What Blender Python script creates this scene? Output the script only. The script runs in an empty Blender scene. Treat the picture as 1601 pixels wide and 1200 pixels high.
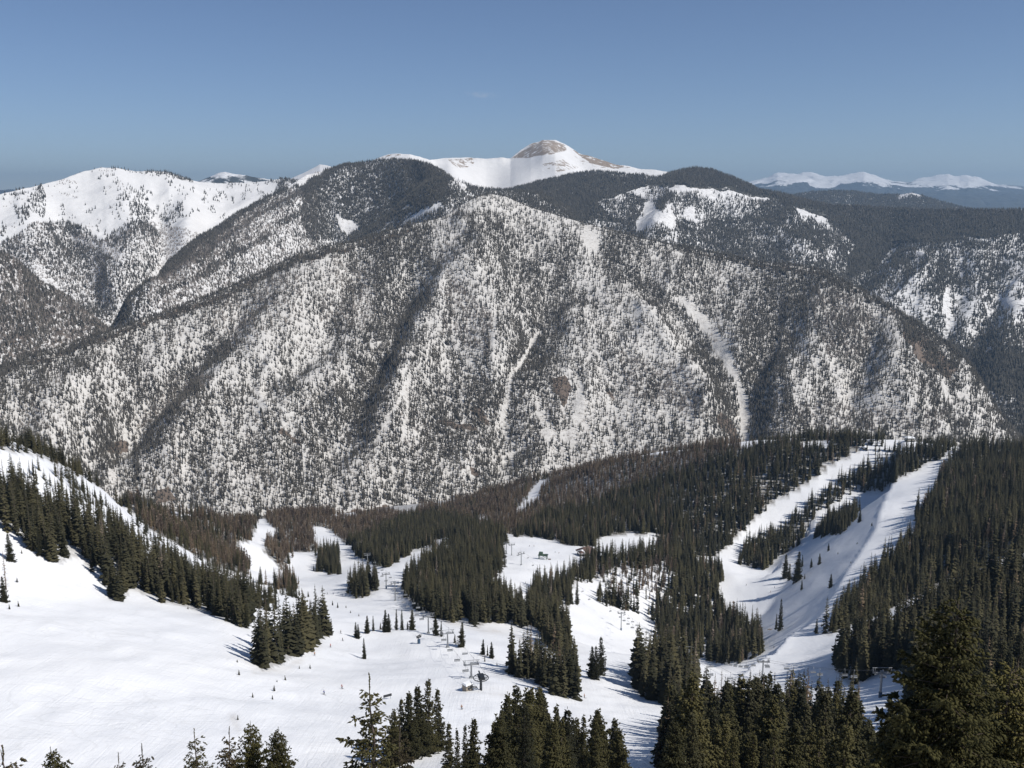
import bpy, math, random
import numpy as np
rnd = random.Random(7)
NR = np.random.default_rng(11)
SC = bpy.context.scene
COL = SC.collection

# ------------------------------------------------------------------ camera geometry (photo is 1601 x 1200)
F, PITCH = 1500.0, math.radians(10.95)
CP, SP = math.cos(PITCH), math.sin(PITCH)

def ray(u, v):
    """direction of the sight line with horizontal length 1 -> azimuth, rise per metre"""
    u = np.asarray(u, float); v = np.asarray(v, float)
    a = (u - 800.5) / F; b = (600 - v) / F
    x = a; y = CP + b * SP; z = -SP + b * CP
    h = np.hypot(x, y)
    return np.arctan2(x, y), z / h

def project(P):
    P = np.asarray(P, float)
    d = P[..., 1] * CP - P[..., 2] * SP
    up = P[..., 1] * SP + P[..., 2] * CP
    d = np.where(d < 0.5, 0.5, d)
    return 800.5 + F * P[..., 0] / d, 600 - F * up / d

def pt(u, v, r):
    az, t = ray(u, v)
    return np.stack([r * np.sin(az), r * np.cos(az), r * t], -1)

# ------------------------------------------------------------------ noise
def _hash(ix, iy, seed):
    h = (ix.astype(np.int64) * 374761393 + iy.astype(np.int64) * 668265263 + seed * 974634777) & 0x7fffffff
    h = ((h ^ (h >> 13)) * 1274126177) & 0x7fffffff
    h = h ^ (h >> 16)
    return (h & 0xffff) / 65535.0

def vnoise(x, y, seed=0):
    xf, yf = np.floor(x), np.floor(y)
    fx, fy = x - xf, y - yf
    fx = fx * fx * fx * (fx * (fx * 6 - 15) + 10); fy = fy * fy * fy * (fy * (fy * 6 - 15) + 10)
    a = _hash(xf, yf, seed); b = _hash(xf + 1, yf, seed); c = _hash(xf, yf + 1, seed); d = _hash(xf + 1, yf + 1, seed)
    return (a * (1 - fx) + b * fx) * (1 - fy) + (c * (1 - fx) + d * fx) * fy

def fbm(x, y, seed=0, o=4, g=0.5):
    s = 0; a = 1; t = 0
    for i in range(o):
        s = s + a * vnoise(x * 2 ** i + 17.3 * i, y * 2 ** i - 9.1 * i, seed + i * 31); t += a; a *= g
    return s / t

def sstep(a, b, x):
    t = np.clip((x - a) / (b - a), 0, 1)
    return t * t * (3 - 2 * t)

def inpoly(u, v, poly):
    p = np.asarray(poly, float); n = len(p)
    r = np.zeros(np.shape(u), bool)
    for i in range(n):
        x0, y0 = p[i]; x1, y1 = p[(i + 1) % n]
        if y0 == y1: continue
        c = ((y0 > v) != (y1 > v)) & (u < (x1 - x0) * (v - y0) / (y1 - y0) + x0)
        r ^= c
    return r

def dline(u, v, line):
    """distance to a polyline and side (positive on its left hand)"""
    best = np.full(np.shape(u), 1e9); side = np.zeros(np.shape(u))
    L = np.asarray(line, float)
    for (x0, y0), (x1, y1) in zip(L[:-1], L[1:]):
        dx, dy = x1 - x0, y1 - y0; q = dx * dx + dy * dy
        t = np.clip(((u - x0) * dx + (v - y0) * dy) / q, 0, 1)
        d = np.hypot(u - x0 - t * dx, v - y0 - t * dy)
        s = dx * (v - y0) - dy * (u - x0)
        m = d < best
        best = np.where(m, d, best); side = np.where(m, np.sign(s), side)
    return best, side

# ------------------------------------------------------------------ mesh helpers
def mesh_np(name, V, Fc, mats=(), attrs=None, smooth=True, n=None):
    """V (N,3); Fc (M,k) int"""
    me = bpy.data.meshes.new(name)
    V = np.ascontiguousarray(V, np.float32); Fc = np.ascontiguousarray(Fc, np.int32)
    me.vertices.add(len(V)); me.vertices.foreach_set('co', V.ravel())
    k = Fc.shape[1]
    me.loops.add(Fc.size); me.loops.foreach_set('vertex_index', Fc.ravel())
    me.polygons.add(len(Fc)); me.polygons.foreach_set('loop_start', np.arange(0, Fc.size, k, dtype=np.int32))
    if smooth: me.polygons.foreach_set('use_smooth', np.ones(len(Fc), bool))
    for m in mats: me.materials.append(m)
    for nm, arr in (attrs or {}).items():
        a = me.attributes.new(nm, 'FLOAT', 'POINT'); a.data.foreach_set('value', np.ascontiguousarray(arr, np.float32).ravel())
    me.update(calc_edges=True); me.validate()
    return me

def link(name, data, parent=None):
    o = bpy.data.objects.new(name, data); COL.objects.link(o)
    if parent: o.parent = parent
    return o

def grid_faces(na, nr):
    i = np.arange(na - 1)[:, None] * nr + np.arange(nr - 1)[None, :]
    return np.stack([i, i + nr, i + nr + 1, i + 1], -1).reshape(-1, 4)

def tag(o, label=None, cat=None, group=None, kind=None):
    if label: o['label'] = label
    if cat: o['category'] = cat
    if group: o['group'] = group
    if kind: o['kind'] = kind
    return o

def empty(name, loc, rz=0):
    o = bpy.data.objects.new(name, None); COL.objects.link(o)
    o.location = loc; o.rotation_euler = (0, 0, rz); o.empty_display_size = 1
    return o

class MB:
    """collects boxes, tubes and free faces, then links them as ONE mesh"""
    def __init__(s): s.v = []; s.f = []
    def add(s, vs, fs):
        k = len(s.v); s.v += [tuple(map(float, p)) for p in vs]; s.f += [tuple(i + k for i in f) for f in fs]; return s
    def box(s, c, d, rz=0, taper=1.0):
        x, y, z = d[0] / 2, d[1] / 2, d[2] / 2; cs, sn = math.cos(rz), math.sin(rz); vs = []
        for k in (-1, 1):
            q = taper if k > 0 else 1
            for a, b in ((-1, -1), (1, -1), (1, 1), (-1, 1)):
                X, Y = a * x * q, b * y * q
                vs.append((c[0] + X * cs - Y * sn, c[1] + X * sn + Y * cs, c[2] + k * z))
        return s.add(vs, [(3, 2, 1, 0), (4, 5, 6, 7), (0, 1, 5, 4), (1, 2, 6, 5), (2, 3, 7, 6), (3, 0, 4, 7)])
    def tube(s, p0, p1, r0, r1=None, n=8, caps=True):
        r1 = r0 if r1 is None else r1
        p0 = np.array(p0, float); p1 = np.array(p1, float); d = p1 - p0; d = d / np.linalg.norm(d)
        a = np.cross(d, (0, 0, 1) if abs(d[2]) < .9 else (1, 0, 0)); a /= np.linalg.norm(a); b = np.cross(d, a)
        vs = [p + r * (math.cos(t) * a + math.sin(t) * b) for p, r in ((p0, r0), (p1, r1)) for t in [2 * math.pi * i / n for i in range(n)]]
        fs = [(i, n + i, n + (i + 1) % n, (i + 1) % n) for i in range(n)]
        if caps: fs += [tuple(range(n)), tuple(range(2 * n - 1, n - 1, -1))]
        return s.add(vs, fs)
    def path(s, pts, r, n=6):
        for a, b in zip(pts[:-1], pts[1:]): s.tube(a, b, r, r, n)
        return s
    def ring(s, c, axis, R, r, n=20, m=6):
        c = np.array(c, float); axis = np.array(axis, float); axis /= np.linalg.norm(axis)
        a = np.cross(axis, (0, 0, 1) if abs(axis[2]) < .9 else (1, 0, 0)); a /= np.linalg.norm(a); b = np.cross(axis, a)
        vs = []; fs = []
        for i in range(n):
            t = 2 * math.pi * i / n; q = math.cos(t) * a + math.sin(t) * b
            for j in range(m):
                w = 2 * math.pi * j / m
                vs.append(c + q * (R + r * math.cos(w)) + axis * r * math.sin(w))
        for i in range(n):
            for j in range(m):
                fs.append((i * m + j, ((i + 1) % n) * m + j, ((i + 1) % n) * m + (j + 1) % m, i * m + (j + 1) % m))
        return s.add(vs, fs)
    def mesh(s, name, mat):
        me = bpy.data.meshes.new(name); me.from_pydata(s.v, [], s.f); me.update()
        if mat: me.materials.append(mat)
        return me
    def build(s, name, mat, parent=None): return link(name, s.mesh(name, mat), parent)

# ------------------------------------------------------------------ materials
def new_mat(name):
    m = bpy.data.materials.new(name); m.use_nodes = True
    nt = m.node_tree; b = nt.nodes['Principled BSDF']
    return m, nt, b
def N(nt, t, **kw):
    n = nt.nodes.new(t)
    for k, v in kw.items(): setattr(n, k, v)
    return n
def ramp(nt, fac, stops):
    r = N(nt, 'ShaderNodeValToRGB'); e = r.color_ramp.elements
    while len(e) < len(stops): e.new(0.5)
    for q, (p, c) in zip(e, stops): q.position = p; q.color = (*c, 1)
    nt.links.new(fac, r.inputs[0]); return r.outputs[0]
def noise(nt, vec, scale, detail=3, rough=.55):
    n = N(nt, 'ShaderNodeTexNoise'); n.inputs['Scale'].default_value = scale; n.inputs['Detail'].default_value = detail
    n.inputs['Roughness'].default_value = rough
    if vec is not None: nt.links.new(vec, n.inputs['Vector'])
    return n.outputs['Fac']
def mixc(nt, f, a, b):
    m = N(nt, 'ShaderNodeMix', data_type='RGBA')
    for s, x in ((m.inputs[0], f), (m.inputs[6], a), (m.inputs[7], b)):
        if isinstance(x, (int, float)): s.default_value = x
        elif isinstance(x, tuple): s.default_value = (*x, 1)
        else: nt.links.new(x, s)
    return m.outputs[2]
def math_n(nt, op, a, b=None):
    m = N(nt, 'ShaderNodeMath', operation=op)
    for s, x in ((m.inputs[0], a), (m.inputs[1], b)):
        if x is None: continue
        if isinstance(x, (int, float)): s.default_value = x
        else: nt.links.new(x, s)
    return m.outputs[0]
def attr(nt, name, typ='GEOMETRY'):
    a = N(nt, 'ShaderNodeAttribute', attribute_name=name, attribute_type=typ); return a.outputs['Fac']
def geo_pos(nt): return N(nt, 'ShaderNodeNewGeometry').outputs['Position']
def bump(nt, b, h, strength, dist):
    n = N(nt, 'ShaderNodeBump'); n.inputs['Strength'].default_value = strength; n.inputs['Distance'].default_value = dist
    nt.links.new(h, n.inputs['Height']); nt.links.new(n.outputs[0], b.inputs['Normal'])

def flat_mat(name, c, rough=.6, metal=0.0, vary=.15, scale=3.0):
    m, nt, b = new_mat(name)
    co = N(nt, 'ShaderNodeTexCoord').outputs['Object']
    f = noise(nt, co, scale, 4)
    lo = tuple(x * (1 - vary) for x in c); hi = tuple(min(1, x * (1 + vary)) for x in c)
    nt.links.new(ramp(nt, f, [(.3, lo), (.7, hi)]), b.inputs['Base Color'])
    b.inputs['Roughness'].default_value = rough; b.inputs['Metallic'].default_value = metal
    return m

def snow_mat():
    m, nt, b = new_mat('ski_snow')
    P = geo_pos(nt)
    big = noise(nt, P, .012, 4); mid = noise(nt, P, .12, 4)
    c = ramp(nt, big, [(.3, (.80, .81, .83)), (.7, (.86, .86, .86))])
    dirt = math_n(nt, 'MULTIPLY', attr(nt, 'dirt'), ramp(nt, mid, [(.35, (.15,) * 3), (.7, (1,) * 3)]))
    c = mixc(nt, dirt, c, (.36, .30, .22))
    soil = math_n(nt, 'MULTIPLY', attr(nt, 'soil'), ramp(nt, noise(nt, P, .05, 5, .7), [(.35, (.3,) * 3), (.6, (1,) * 3)]))
    c = mixc(nt, soil, c, (.13, .09, .065))
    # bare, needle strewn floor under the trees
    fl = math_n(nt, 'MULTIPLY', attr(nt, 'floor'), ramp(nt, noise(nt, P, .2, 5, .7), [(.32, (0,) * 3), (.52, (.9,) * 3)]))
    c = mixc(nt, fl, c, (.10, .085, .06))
    # faint ski tracks: two sets of long thin wandering lines
    mp = N(nt, 'ShaderNodeMapping'); mp.inputs['Rotation'].default_value = (0, 0, .6); mp.inputs['Scale'].default_value = (1.3, .06, .06)
    nt.links.new(P, mp.inputs['Vector']); t1 = noise(nt, mp.outputs[0], 1, 4, .6)
    mp2 = N(nt, 'ShaderNodeMapping'); mp2.inputs['Rotation'].default_value = (0, 0, -.85); mp2.inputs['Scale'].default_value = (1.5, .07, .06)
    nt.links.new(P, mp2.inputs['Vector']); t2 = noise(nt, mp2.outputs[0], 1, 4, .6)
    tr = math_n(nt, 'ADD', t1, t2)
    h = math_n(nt, 'ADD', math_n(nt, 'MULTIPLY', tr, .28), math_n(nt, 'MULTIPLY', mid, .7))
    h = math_n(nt, 'ADD', h, math_n(nt, 'MULTIPLY', noise(nt, P, .6, 3), .25))
    # ski tracks: thin wandering contour lines, several sets crossing
    trk = None
    for k, (rot, sx, sy, lev, wd) in enumerate([(.5, .010, .022, 9, .10), (-.7, .012, .026, 8, .09), (1.3, .009, .03, 7, .08)]):
        mp = N(nt, 'ShaderNodeMapping'); mp.inputs['Rotation'].default_value = (0, 0, rot); mp.inputs['Scale'].default_value = (sx, sy, .004); mp.inputs['Location'].default_value = (k * 3.7, k * 1.3, 0)
        nt.links.new(P, mp.inputs['Vector']); q = noise(nt, mp.outputs[0], 1, 2.5, .5)
        q = math_n(nt, 'ABSOLUTE', math_n(nt, 'SUBTRACT', math_n(nt, 'FRACT', math_n(nt, 'MULTIPLY', q, lev * 3.0)), .5))
        q = ramp(nt, q, [(0, (1,) * 3), (wd, (0,) * 3)]); q = math_n(nt, 'MULTIPLY', q, ramp(nt, noise(nt, P, .02 + .007 * k, 2), [(.42, (0,) * 3), (.6, (1,) * 3)]))
        trk = q if trk is None else math_n(nt, 'MAXIMUM', trk, q)
    c = mixc(nt, math_n(nt, 'MULTIPLY', trk, .16), c, (.50, .49, .46))
    h = math_n(nt, 'SUBTRACT', h, math_n(nt, 'MULTIPLY', trk, .12))
    nt.links.new(c, b.inputs['Base Color']); b.inputs['Roughness'].default_value = .65
    b.inputs['Specular IOR Level'].default_value = .25
    bump(nt, b, h, .5, .8)
    return m

def mountain_mat(name, snow=(.78, .77, .755), rock=(.16, .125, .10), brush=(.17, .14, .115), sc=1.0, ragged=1.6):
    m, nt, b = new_mat(name)
    P = geo_pos(nt)
    c = ramp(nt, noise(nt, P, .02 * sc, 5, .6), [(.3, tuple(x * .93 for x in snow)), (.7, snow)])
    # low brush and boulders poking through the snow
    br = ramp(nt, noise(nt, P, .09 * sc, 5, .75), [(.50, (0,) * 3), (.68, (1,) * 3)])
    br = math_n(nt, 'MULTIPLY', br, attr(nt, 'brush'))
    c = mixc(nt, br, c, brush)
    rk = attr(nt, 'rock')
    rn = noise(nt, P, .035 * sc, 6, .7)
    rm = math_n(nt, 'ADD', rk, math_n(nt, 'MULTIPLY', math_n(nt, 'SUBTRACT', rn, .5), ragged))
    rm = ramp(nt, rm, [(.45, (0,) * 3), (.56, (1,) * 3)])
    rm = math_n(nt, 'MULTIPLY', rm, ramp(nt, rk, [(.02, (0,) * 3), (.15, (1,) * 3)]))
    rc = ramp(nt, noise(nt, P, .12 * sc, 5, .7), [(.3, tuple(x * .6 for x in rock)), (.7, tuple(x * 1.35 for x in rock))])
    c = mixc(nt, rm, c, rc)
    nt.links.new(c, b.inputs['Base Color']); b.inputs['Roughness'].default_value = .8
    b.inputs['Specular IOR Level'].default_value = .15
    bump(nt, b, noise(nt, P, .06 * sc, 5, .65), .6, 4.0 / sc)
    return m

def foliage_mat(name, cols, scale=1.2, attr_tint=False):
    """cols: dark, mid, light leaf colours"""
    m, nt, b = new_mat(name)
    if attr_tint: r = attr(nt, 'tint')
    else: r = N(nt, 'ShaderNodeObjectInfo').outputs['Random']
    co = N(nt, 'ShaderNodeTexCoord').outputs['Object']
    n = noise(nt, geo_pos(nt) if attr_tint else co, scale, 3)
    f = math_n(nt, 'ADD', math_n(nt, 'MULTIPLY', r, .55), math_n(nt, 'MULTIPLY', n, .5))
    nt.links.new(ramp(nt, f, [(.15, cols[0]), (.5, cols[1]), (.88, cols[2])]), b.inputs['Base Color'])
    b.inputs['Roughness'].default_value = .85; b.inputs['Specular IOR Level'].default_value = .12
    return m
# ================================================================== the ski bowl (near terrain), fitted to sight-line control points
C1 = [  # u, v, horizontal distance
 (0,1200,232),(300,1200,216),(600,1200,210),(800,1200,205),(150,1110,270),(350,1120,255),
 (0,1000,335),(200,1040,300),(0,870,435),(100,880,435),(180,935,415),(300,990,360),(400,1000,350),(390,960,400),
 (0,700,590),(65,706,620),(130,740,660),(165,770,690),(200,800,740),(250,830,800),(300,860,850),
 (60,790,520),(120,810,510),(200,860,540),(280,900,520),(350,935,480),
 (300,880,650),(250,850,650),(350,905,640),(400,895,790),(430,925,640),(330,880,740),(230,838,690),(190,825,610),(150,795,600),(420,945,545),(110,760,590),(340,850,950),(290,820,1000),(210,785,860),
 (330,815,1250),(400,812,1420),(250,795,1050),(400,860,1130),(380,890,950),(460,920,790),(500,880,1020),(480,935,700),
 (560,900,800),(600,920,715),(520,830,1300),(560,800,1650),(440,805,1500),(480,870,1060),(540,850,1180),
 (600,960,545),(650,980,480),(690,1000,430),(570,1028,395),(750,1072,330),(640,1050,345),(820,1085,322),(760,1130,275),
 (470,1040,350),(440,1045,348),(520,1000,430),(550,1100,285),
 (860,1000,500),(960,1010,500),(920,960,600),(980,960,610),(900,1050,400),(1000,1060,400),(960,1120,310),
 (700,930,680),(640,880,830),(760,900,760),(700,850,1020),(760,830,1150),(650,810,1420),
 (820,900,800),(850,860,960),(900,865,960),(960,860,1010),(1020,850,1060),(860,930,700),
 (800,800,1330),(840,760,1560),(720,795,1500),
 (760,772,1640),(850,748,1600),(900,735,1570),(1000,714,1500),(1130,694,1420),(1300,684,1350),(1420,687,1290),(1500,697,1260),(1601,704,1230),
 (900,790,1300),(1000,770,1280),(1000,830,1090),(1130,862,930),(1180,810,1060),(1300,735,1190),(1350,705,1250),(1150,900,830),
 (1200,960,680),(1150,1045,480),(1250,1020,530),(1300,970,630),(1330,880,800),(1400,770,1030),(1470,722,1180),(1280,830,900),(1200,880,850),
 (1601,800,860),(1601,900,590),(1601,1000,410),(1450,940,540),(1400,1000,450),(1370,1085,330),(1540,850,720),
 (1250,1100,370),(1100,1100,375),(1040,1000,510),(1090,940,640),(1300,1040,450),(1500,770,980),
]
pts = [pt(u, v, r) for u, v, r in C1]
for a in np.radians([-44, -30, -15, 0, 15, 30, 44]):        # the open slope just below the camera
    for r in (0, 12, 40, 80, 120, 160):
        pts.append(np.array([r * math.sin(a), r * math.cos(a), -2.2 - .665 * r]))
for u, v, r in [(850,748,1600),(1000,714,1500),(1130,694,1420),(1300,684,1350),(1420,687,1290),(1500,697,1260),(1601,704,1230),(1760,715,1200)]:
    p = pt(u, v, r); s = np.array([p[0] / r, p[1] / r, 0])
    pts += [p + s * 150 + (0, 0, -75), p + s * 350 + (0, 0, -210), p + s * 800 + (0, 0, -330)]
for u, v, r in [(-160,690,560),(0,700,590),(65,706,620),(130,740,660)]:
    p = pt(u, v, r); s = np.array([p[0] / r, p[1] / r, 0])
    pts += [p + s * 120 + (0, 0, -75), p + s * 350 + (0, 0, -230), p + s * 900 + (0, 0, -400)]
for u, v, r, dr, dz in [(560,800,1650,450,-190),(440,805,1500,500,-190),(760,772,1640,400,-140),(330,815,1250,650,-250)]:
    p = pt(u, v, r); s = np.array([p[0] / r, p[1] / r, 0]); pts.append(p + s * dr + (0, 0, dz))
pts = np.array(pts)
def _tps(A, B):
    d2 = ((A[:, None, :] - B[None, :, :]) ** 2).sum(-1) + 1e-9
    return .5 * d2 * np.log(d2)
_S = 500.0
_X = pts[:, :2] / _S; _n = len(_X)
_K = _tps(_X, _X) + np.eye(_n) * .002
_Pm = np.c_[np.ones(_n), _X]
_A = np.block([[_K, _Pm], [_Pm.T, np.zeros((3, 3))]])
_w = np.linalg.solve(_A, np.r_[pts[:, 2], 0, 0, 0])
def h_rbf(x, y):
    sh = np.shape(x); Q = np.c_[np.ravel(x), np.ravel(y)] / _S; out = np.empty(len(Q))
    for i in range(0, len(Q), 40000):
        q = Q[i:i + 40000]; out[i:i + 40000] = _tps(q, _X) @ _w[:_n] + np.c_[np.ones(len(q)), q] @ _w[_n:]
    return out.reshape(sh)

AZ = np.radians(np.linspace(-44, 44, 561)); RR = np.r_[0.5, np.geomspace(4, 2150, 639)]
_a, _r = np.meshgrid(AZ, RR, indexing='ij')
GX, GY = _r * np.sin(_a), _r * np.cos(_a)
GZ = h_rbf(GX, GY)
def _lerp(Z, az, r):
    fa = np.clip((az - AZ[0]) / (AZ[1] - AZ[0]), 0, len(AZ) - 1.001)
    fr = np.clip(np.interp(r, RR, np.arange(len(RR))), 0, len(RR) - 1.001)
    ia, ir = fa.astype(int), fr.astype(int); ta, tr = fa - ia, fr - ir
    return (Z[ia, ir] * (1 - ta) + Z[ia + 1, ir] * ta) * (1 - tr) + (Z[ia, ir + 1] * (1 - ta) + Z[ia + 1, ir + 1] * ta) * tr
_RM = np.geomspace(60, 2100, 900)
def hit(u, v):
    """where the sight line through a photo pixel first meets the ground"""
    az, t = ray(np.atleast_1d(u), np.atleast_1d(v)); out = np.empty((len(az), 3))
    for i in range(0, len(az), 2000):
        A = az[i:i + 2000, None]; T = t[i:i + 2000, None]
        Z = _lerp(GZ, np.broadcast_to(A, (A.shape[0], len(_RM))), np.broadcast_to(_RM, (A.shape[0], len(_RM))))
        k = np.argmax(Z >= _RM * T, 1)
        miss = np.argmax(np.where(_RM > 300, (Z - _RM * T) / _RM, -9), 1)      # grazing sight lines: the crest itself
        k = np.where(k == 0, np.maximum(miss, 1), k)
        j = np.arange(len(k)); g1 = Z[j, k] - _RM[k] * T[:, 0]; g0 = Z[j, k - 1] - _RM[k - 1] * T[:, 0]
        w = np.clip(g0 / np.where(g0 == g1, 1, g0 - g1), 0, 1); r = _RM[k - 1] + w * (_RM[k] - _RM[k - 1])
        out[i:i + 2000] = np.c_[r * np.sin(A[:, 0]), r * np.cos(A[:, 0]), _lerp(GZ, A[:, 0], r)]
    return out if np.ndim(u) else out[0]
def ground(x, y): return _lerp(GZ, np.arctan2(x, y), np.hypot(x, y))

# banks, cuts and knobs on the slopes (real relief)
def bank(line_px, drop, width, back):
    global GZ
    L = hit([p[0] for p in line_px], [p[1] for p in line_px])[:, :2]
    d, s = dline(GX, GY, L)
    d = d * s
    GZ = GZ - drop * (.975 * np.clip(d / width, 0, 1) + .025 * np.clip(d / (width * .03), 0, 1)) * (1 - sstep(width * 1.2, width * 1.2 + back, d)) * sstep(420, 520, np.hypot(GX, GY))
_l = [(1290,945),(1325,890),(1352,850),(1368,825),(1378,795),(1388,768)]
bank(_l, 46, 78, 170)
bank([(1225,880),(1255,850),(1262,838)], 7, 16, 60)
GZ = GZ + (fbm(GX / 60, GY / 60, 3, 4) - .5) * 7 * sstep(60, 300, _r) + (fbm(GX / 9, GY / 9, 5, 3) - .5) * .9 * sstep(30, 120, _r)
GZ = GZ + (fbm(GX / 160, GY / 160, 8, 3) - .5) * 10 * sstep(300, 700, _r)

# ================================================================== mountains beyond the ski bowl
class Sheet:
    """one mountain: foot line and ridge line given by sight lines + distance, a back slope, spurs and gullies"""
    def __init__(s, name, ridge, foot, na=500, nr=160, back=(900, -420), prof=1.0, lines=(), rough=(18, 170, 90), jag=3.0, seed=1, nb=14):
        s.name = name
        R = np.array(ridge, float); Q = np.array(foot, float)
        ra, rt = ray(R[:, 0], R[:, 1]); fa, ft = ray(Q[:, 0], Q[:, 1])
        a0, a1 = max(ra.min(), fa.min()), min(ra.max(), fa.max())
        s.az = np.linspace(a0, a1, na); a = s.az
        rr = np.interp(a, ra, R[:, 2]); te = np.interp(a, ra, rt); rf = np.interp(a, fa, Q[:, 2]); tf = np.interp(a, fa, ft)
        ker = np.hanning(9); ker /= ker.sum(); sm = lambda x: np.convolve(np.pad(x, 4, 'edge'), ker, 'valid')
        rr, rf, tf = sm(rr), sm(rf), sm(tf)
        zr = rr * te; jn = (fbm(a * 1500 / 22, a * 0, seed, 4) - .5) * 2 * jag
        zf = rf * tf
        t = np.linspace(0, 1, nr)[None, :]
        r = rf[:, None] + (rr - rf)[:, None] * t
        z = zf[:, None] + (zr - zf)[:, None] * (t ** prof)
        z = z + jn[:, None] * sstep(.86, 1, t); zr = zr + jn
        A = np.broadcast_to(a[:, None], r.shape)
        X, Y = r * np.sin(A), r * np.cos(A)
        u, v = project(np.stack([X, Y, z], -1))
        win = np.sin(np.pi * np.clip(t, 0, 1)) ** .7 * (1 - sstep(.93, 1, t))
        dz = np.zeros_like(z)
        for amp, w, ln in lines:                      # spurs (+) and gullies (-)
            d, _ = dline(u, v, ln); dz += amp * np.exp(-(d / w) ** 2)
        amp, wl, wl2 = rough
        arc = A * 0.5 * (rr.mean() + rf.mean())
        wob = (fbm(arc / 500, r / 500, seed + 5, 3) - .5) * 1.2
        rid = 1 - 2 * np.abs(fbm(arc / wl + wob, r / (wl * 3.5), seed + 9, 4) - .5) * 2
        dz += amp * (rid - .6) + (fbm(X / wl2, Y / wl2, seed + 3, 5) - .5) * amp * .8
        z = z + dz * win
        # back slope
        tb = np.linspace(0, 1, nb + 1)[None, 1:]
        rb = rr[:, None] + back[0] * tb; zb = zr[:, None] + back[1] * tb ** .9 + (fbm(rb / 90, arc[:, :1] / 90, seed + 2, 3) - .5) * 12 * tb
        r = np.concatenate([r, rb], 1); z = np.concatenate([z, zb], 1)
        A = np.broadcast_to(a[:, None], r.shape)
        s.X, s.Y, s.Z, s.nr, s.nb, s.na = r * np.sin(A), r * np.cos(A), z, nr, nb, na
        s.P = np.stack([s.X, s.Y, s.Z], -1)
        s.u, s.v = project(s.P)
        s.r = r; s.arc = A * rr.mean(); s.seed = seed
        s.attrs = {'rock': np.zeros(r.shape), 'brush': np.ones(r.shape) * .5}
    def build(s, mat, name=None):
        n2 = s.nr + s.nb
        me = mesh_np(s.name, s.P.reshape(-1, 3), grid_faces(s.na, n2)[:, ::-1], [mat], {k: v for k, v in s.attrs.items()})
        o = link(name or s.name, me); tag(o, kind='structure'); return o
    def sample(s, n, seed):
        """n random points spread evenly over the visible face: position, photo pixel, arc and range coordinates"""
        g = np.random.default_rng(seed)
        d1 = np.linalg.norm(np.diff(s.P, axis=0)[:, :-1], axis=-1); d2 = np.linalg.norm(np.diff(s.P, axis=1)[:-1], axis=-1)
        ar = (d1 * d2)[:, :s.nr + 3].copy(); k = ar.shape[1]
        c = np.cumsum(ar.ravel()); q = np.searchsorted(c, g.random(n) * c[-1]); i, j = q // k, q % k
        a, b = g.random(n)[:, None], g.random(n)[:, None]
        P = (s.P[i, j] * (1 - a) + s.P[i + 1, j] * a) * (1 - b) + (s.P[i, j + 1] * (1 - a) + s.P[i + 1, j + 1] * a) * b
        u, v = project(P); r = np.hypot(P[:, 0], P[:, 1]); arc = np.arctan2(P[:, 0], P[:, 1]) * s.r.mean()
        return P, u, v, r, arc

RIDGE2 = [(-160,630,2200),(-80,600,2250),(0,575,2300),(60,553,2330),(165,521,2400),(250,490,2450),(330,462,2500),(400,430,2550),(470,398,2600),(520,384,2620),
  (560,376,2650),(620,357,2680),(680,343,2720),(700,334,2745),(722,320,2770),(745,308,2800),(768,303,2820),(790,307,2820),(820,320,2810),(850,330,2800),(905,346,2780),(950,358,2760),(1000,372,2750),
  (1060,385,2750),(1100,393,2750),(1150,402,2740),(1200,411,2720),(1250,415,2700),(1290,424,2680),(1330,445,2640),(1380,472,2600),(1430,503,2550),(1480,535,2500),
  (1515,568,2450),(1540,606,2420),(1558,640,2400),(1600,690,2350),(1700,745,2300),(1780,780,2250)]
FOOT2 = [(-200,790,1850),(0,800,1850),(300,835,1780),(560,830,1740),(750,812,1780),(900,775,1850),(1100,735,1920),(1300,715,2000),(1500,725,2050),(1700,765,2100),(1800,790,2100)]
G2 = [(-27, 26, [(935,385),(985,425),(1040,480),(1100,540),(1140,600),(1160,690)]), (21, 30, [(900,365),(1000,470),(1080,560),(1120,640)]),
  (-25, 22, [(865,470),(835,520),(805,590),(785,650),(790,720)]), (22, 34, [(762,306),(752,380),(745,450),(760,530),(800,600)]),
  (-27, 26, [(640,440),(610,540),(560,630),(540,700)]), (25, 40, [(690,345),(700,420),(690,500),(640,560),(600,660)]),
  (-25, 24, [(380,480),(300,570),(210,640),(150,710)]), (20, 36, [(480,400),(430,500),(330,620),(270,700)]),
  (-29, 26, [(1250,440),(1215,520),(1180,600),(1165,690)]), (21, 36, [(1290,430),(1280,520),(1240,600),(1230,680)]),
  (18, 30, [(1400,490),(1420,560),(1400,640)]), (-16, 18, [(1375,480),(1350,560),(1330,640)]), (-14, 20, [(560,385),(520,480),(470,580)]), (14, 26, [(150,530),(110,600),(60,680)])]
M2 = Sheet('mountain', RIDGE2, FOOT2, na=1000, nr=260, lines=[(a * 1.4, w * 1.1, [(x + 9 * math.sin(y / 23 + x), y) for x, y in np.array([np.interp(np.linspace(0, len(l) - 1, 14), range(len(l)), [p[k] for p in l]) for k in (0, 1)]).T]) for a, w, l in G2], rough=(30, 260, 80), jag=2.5, seed=21, prof=1.02)

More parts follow.
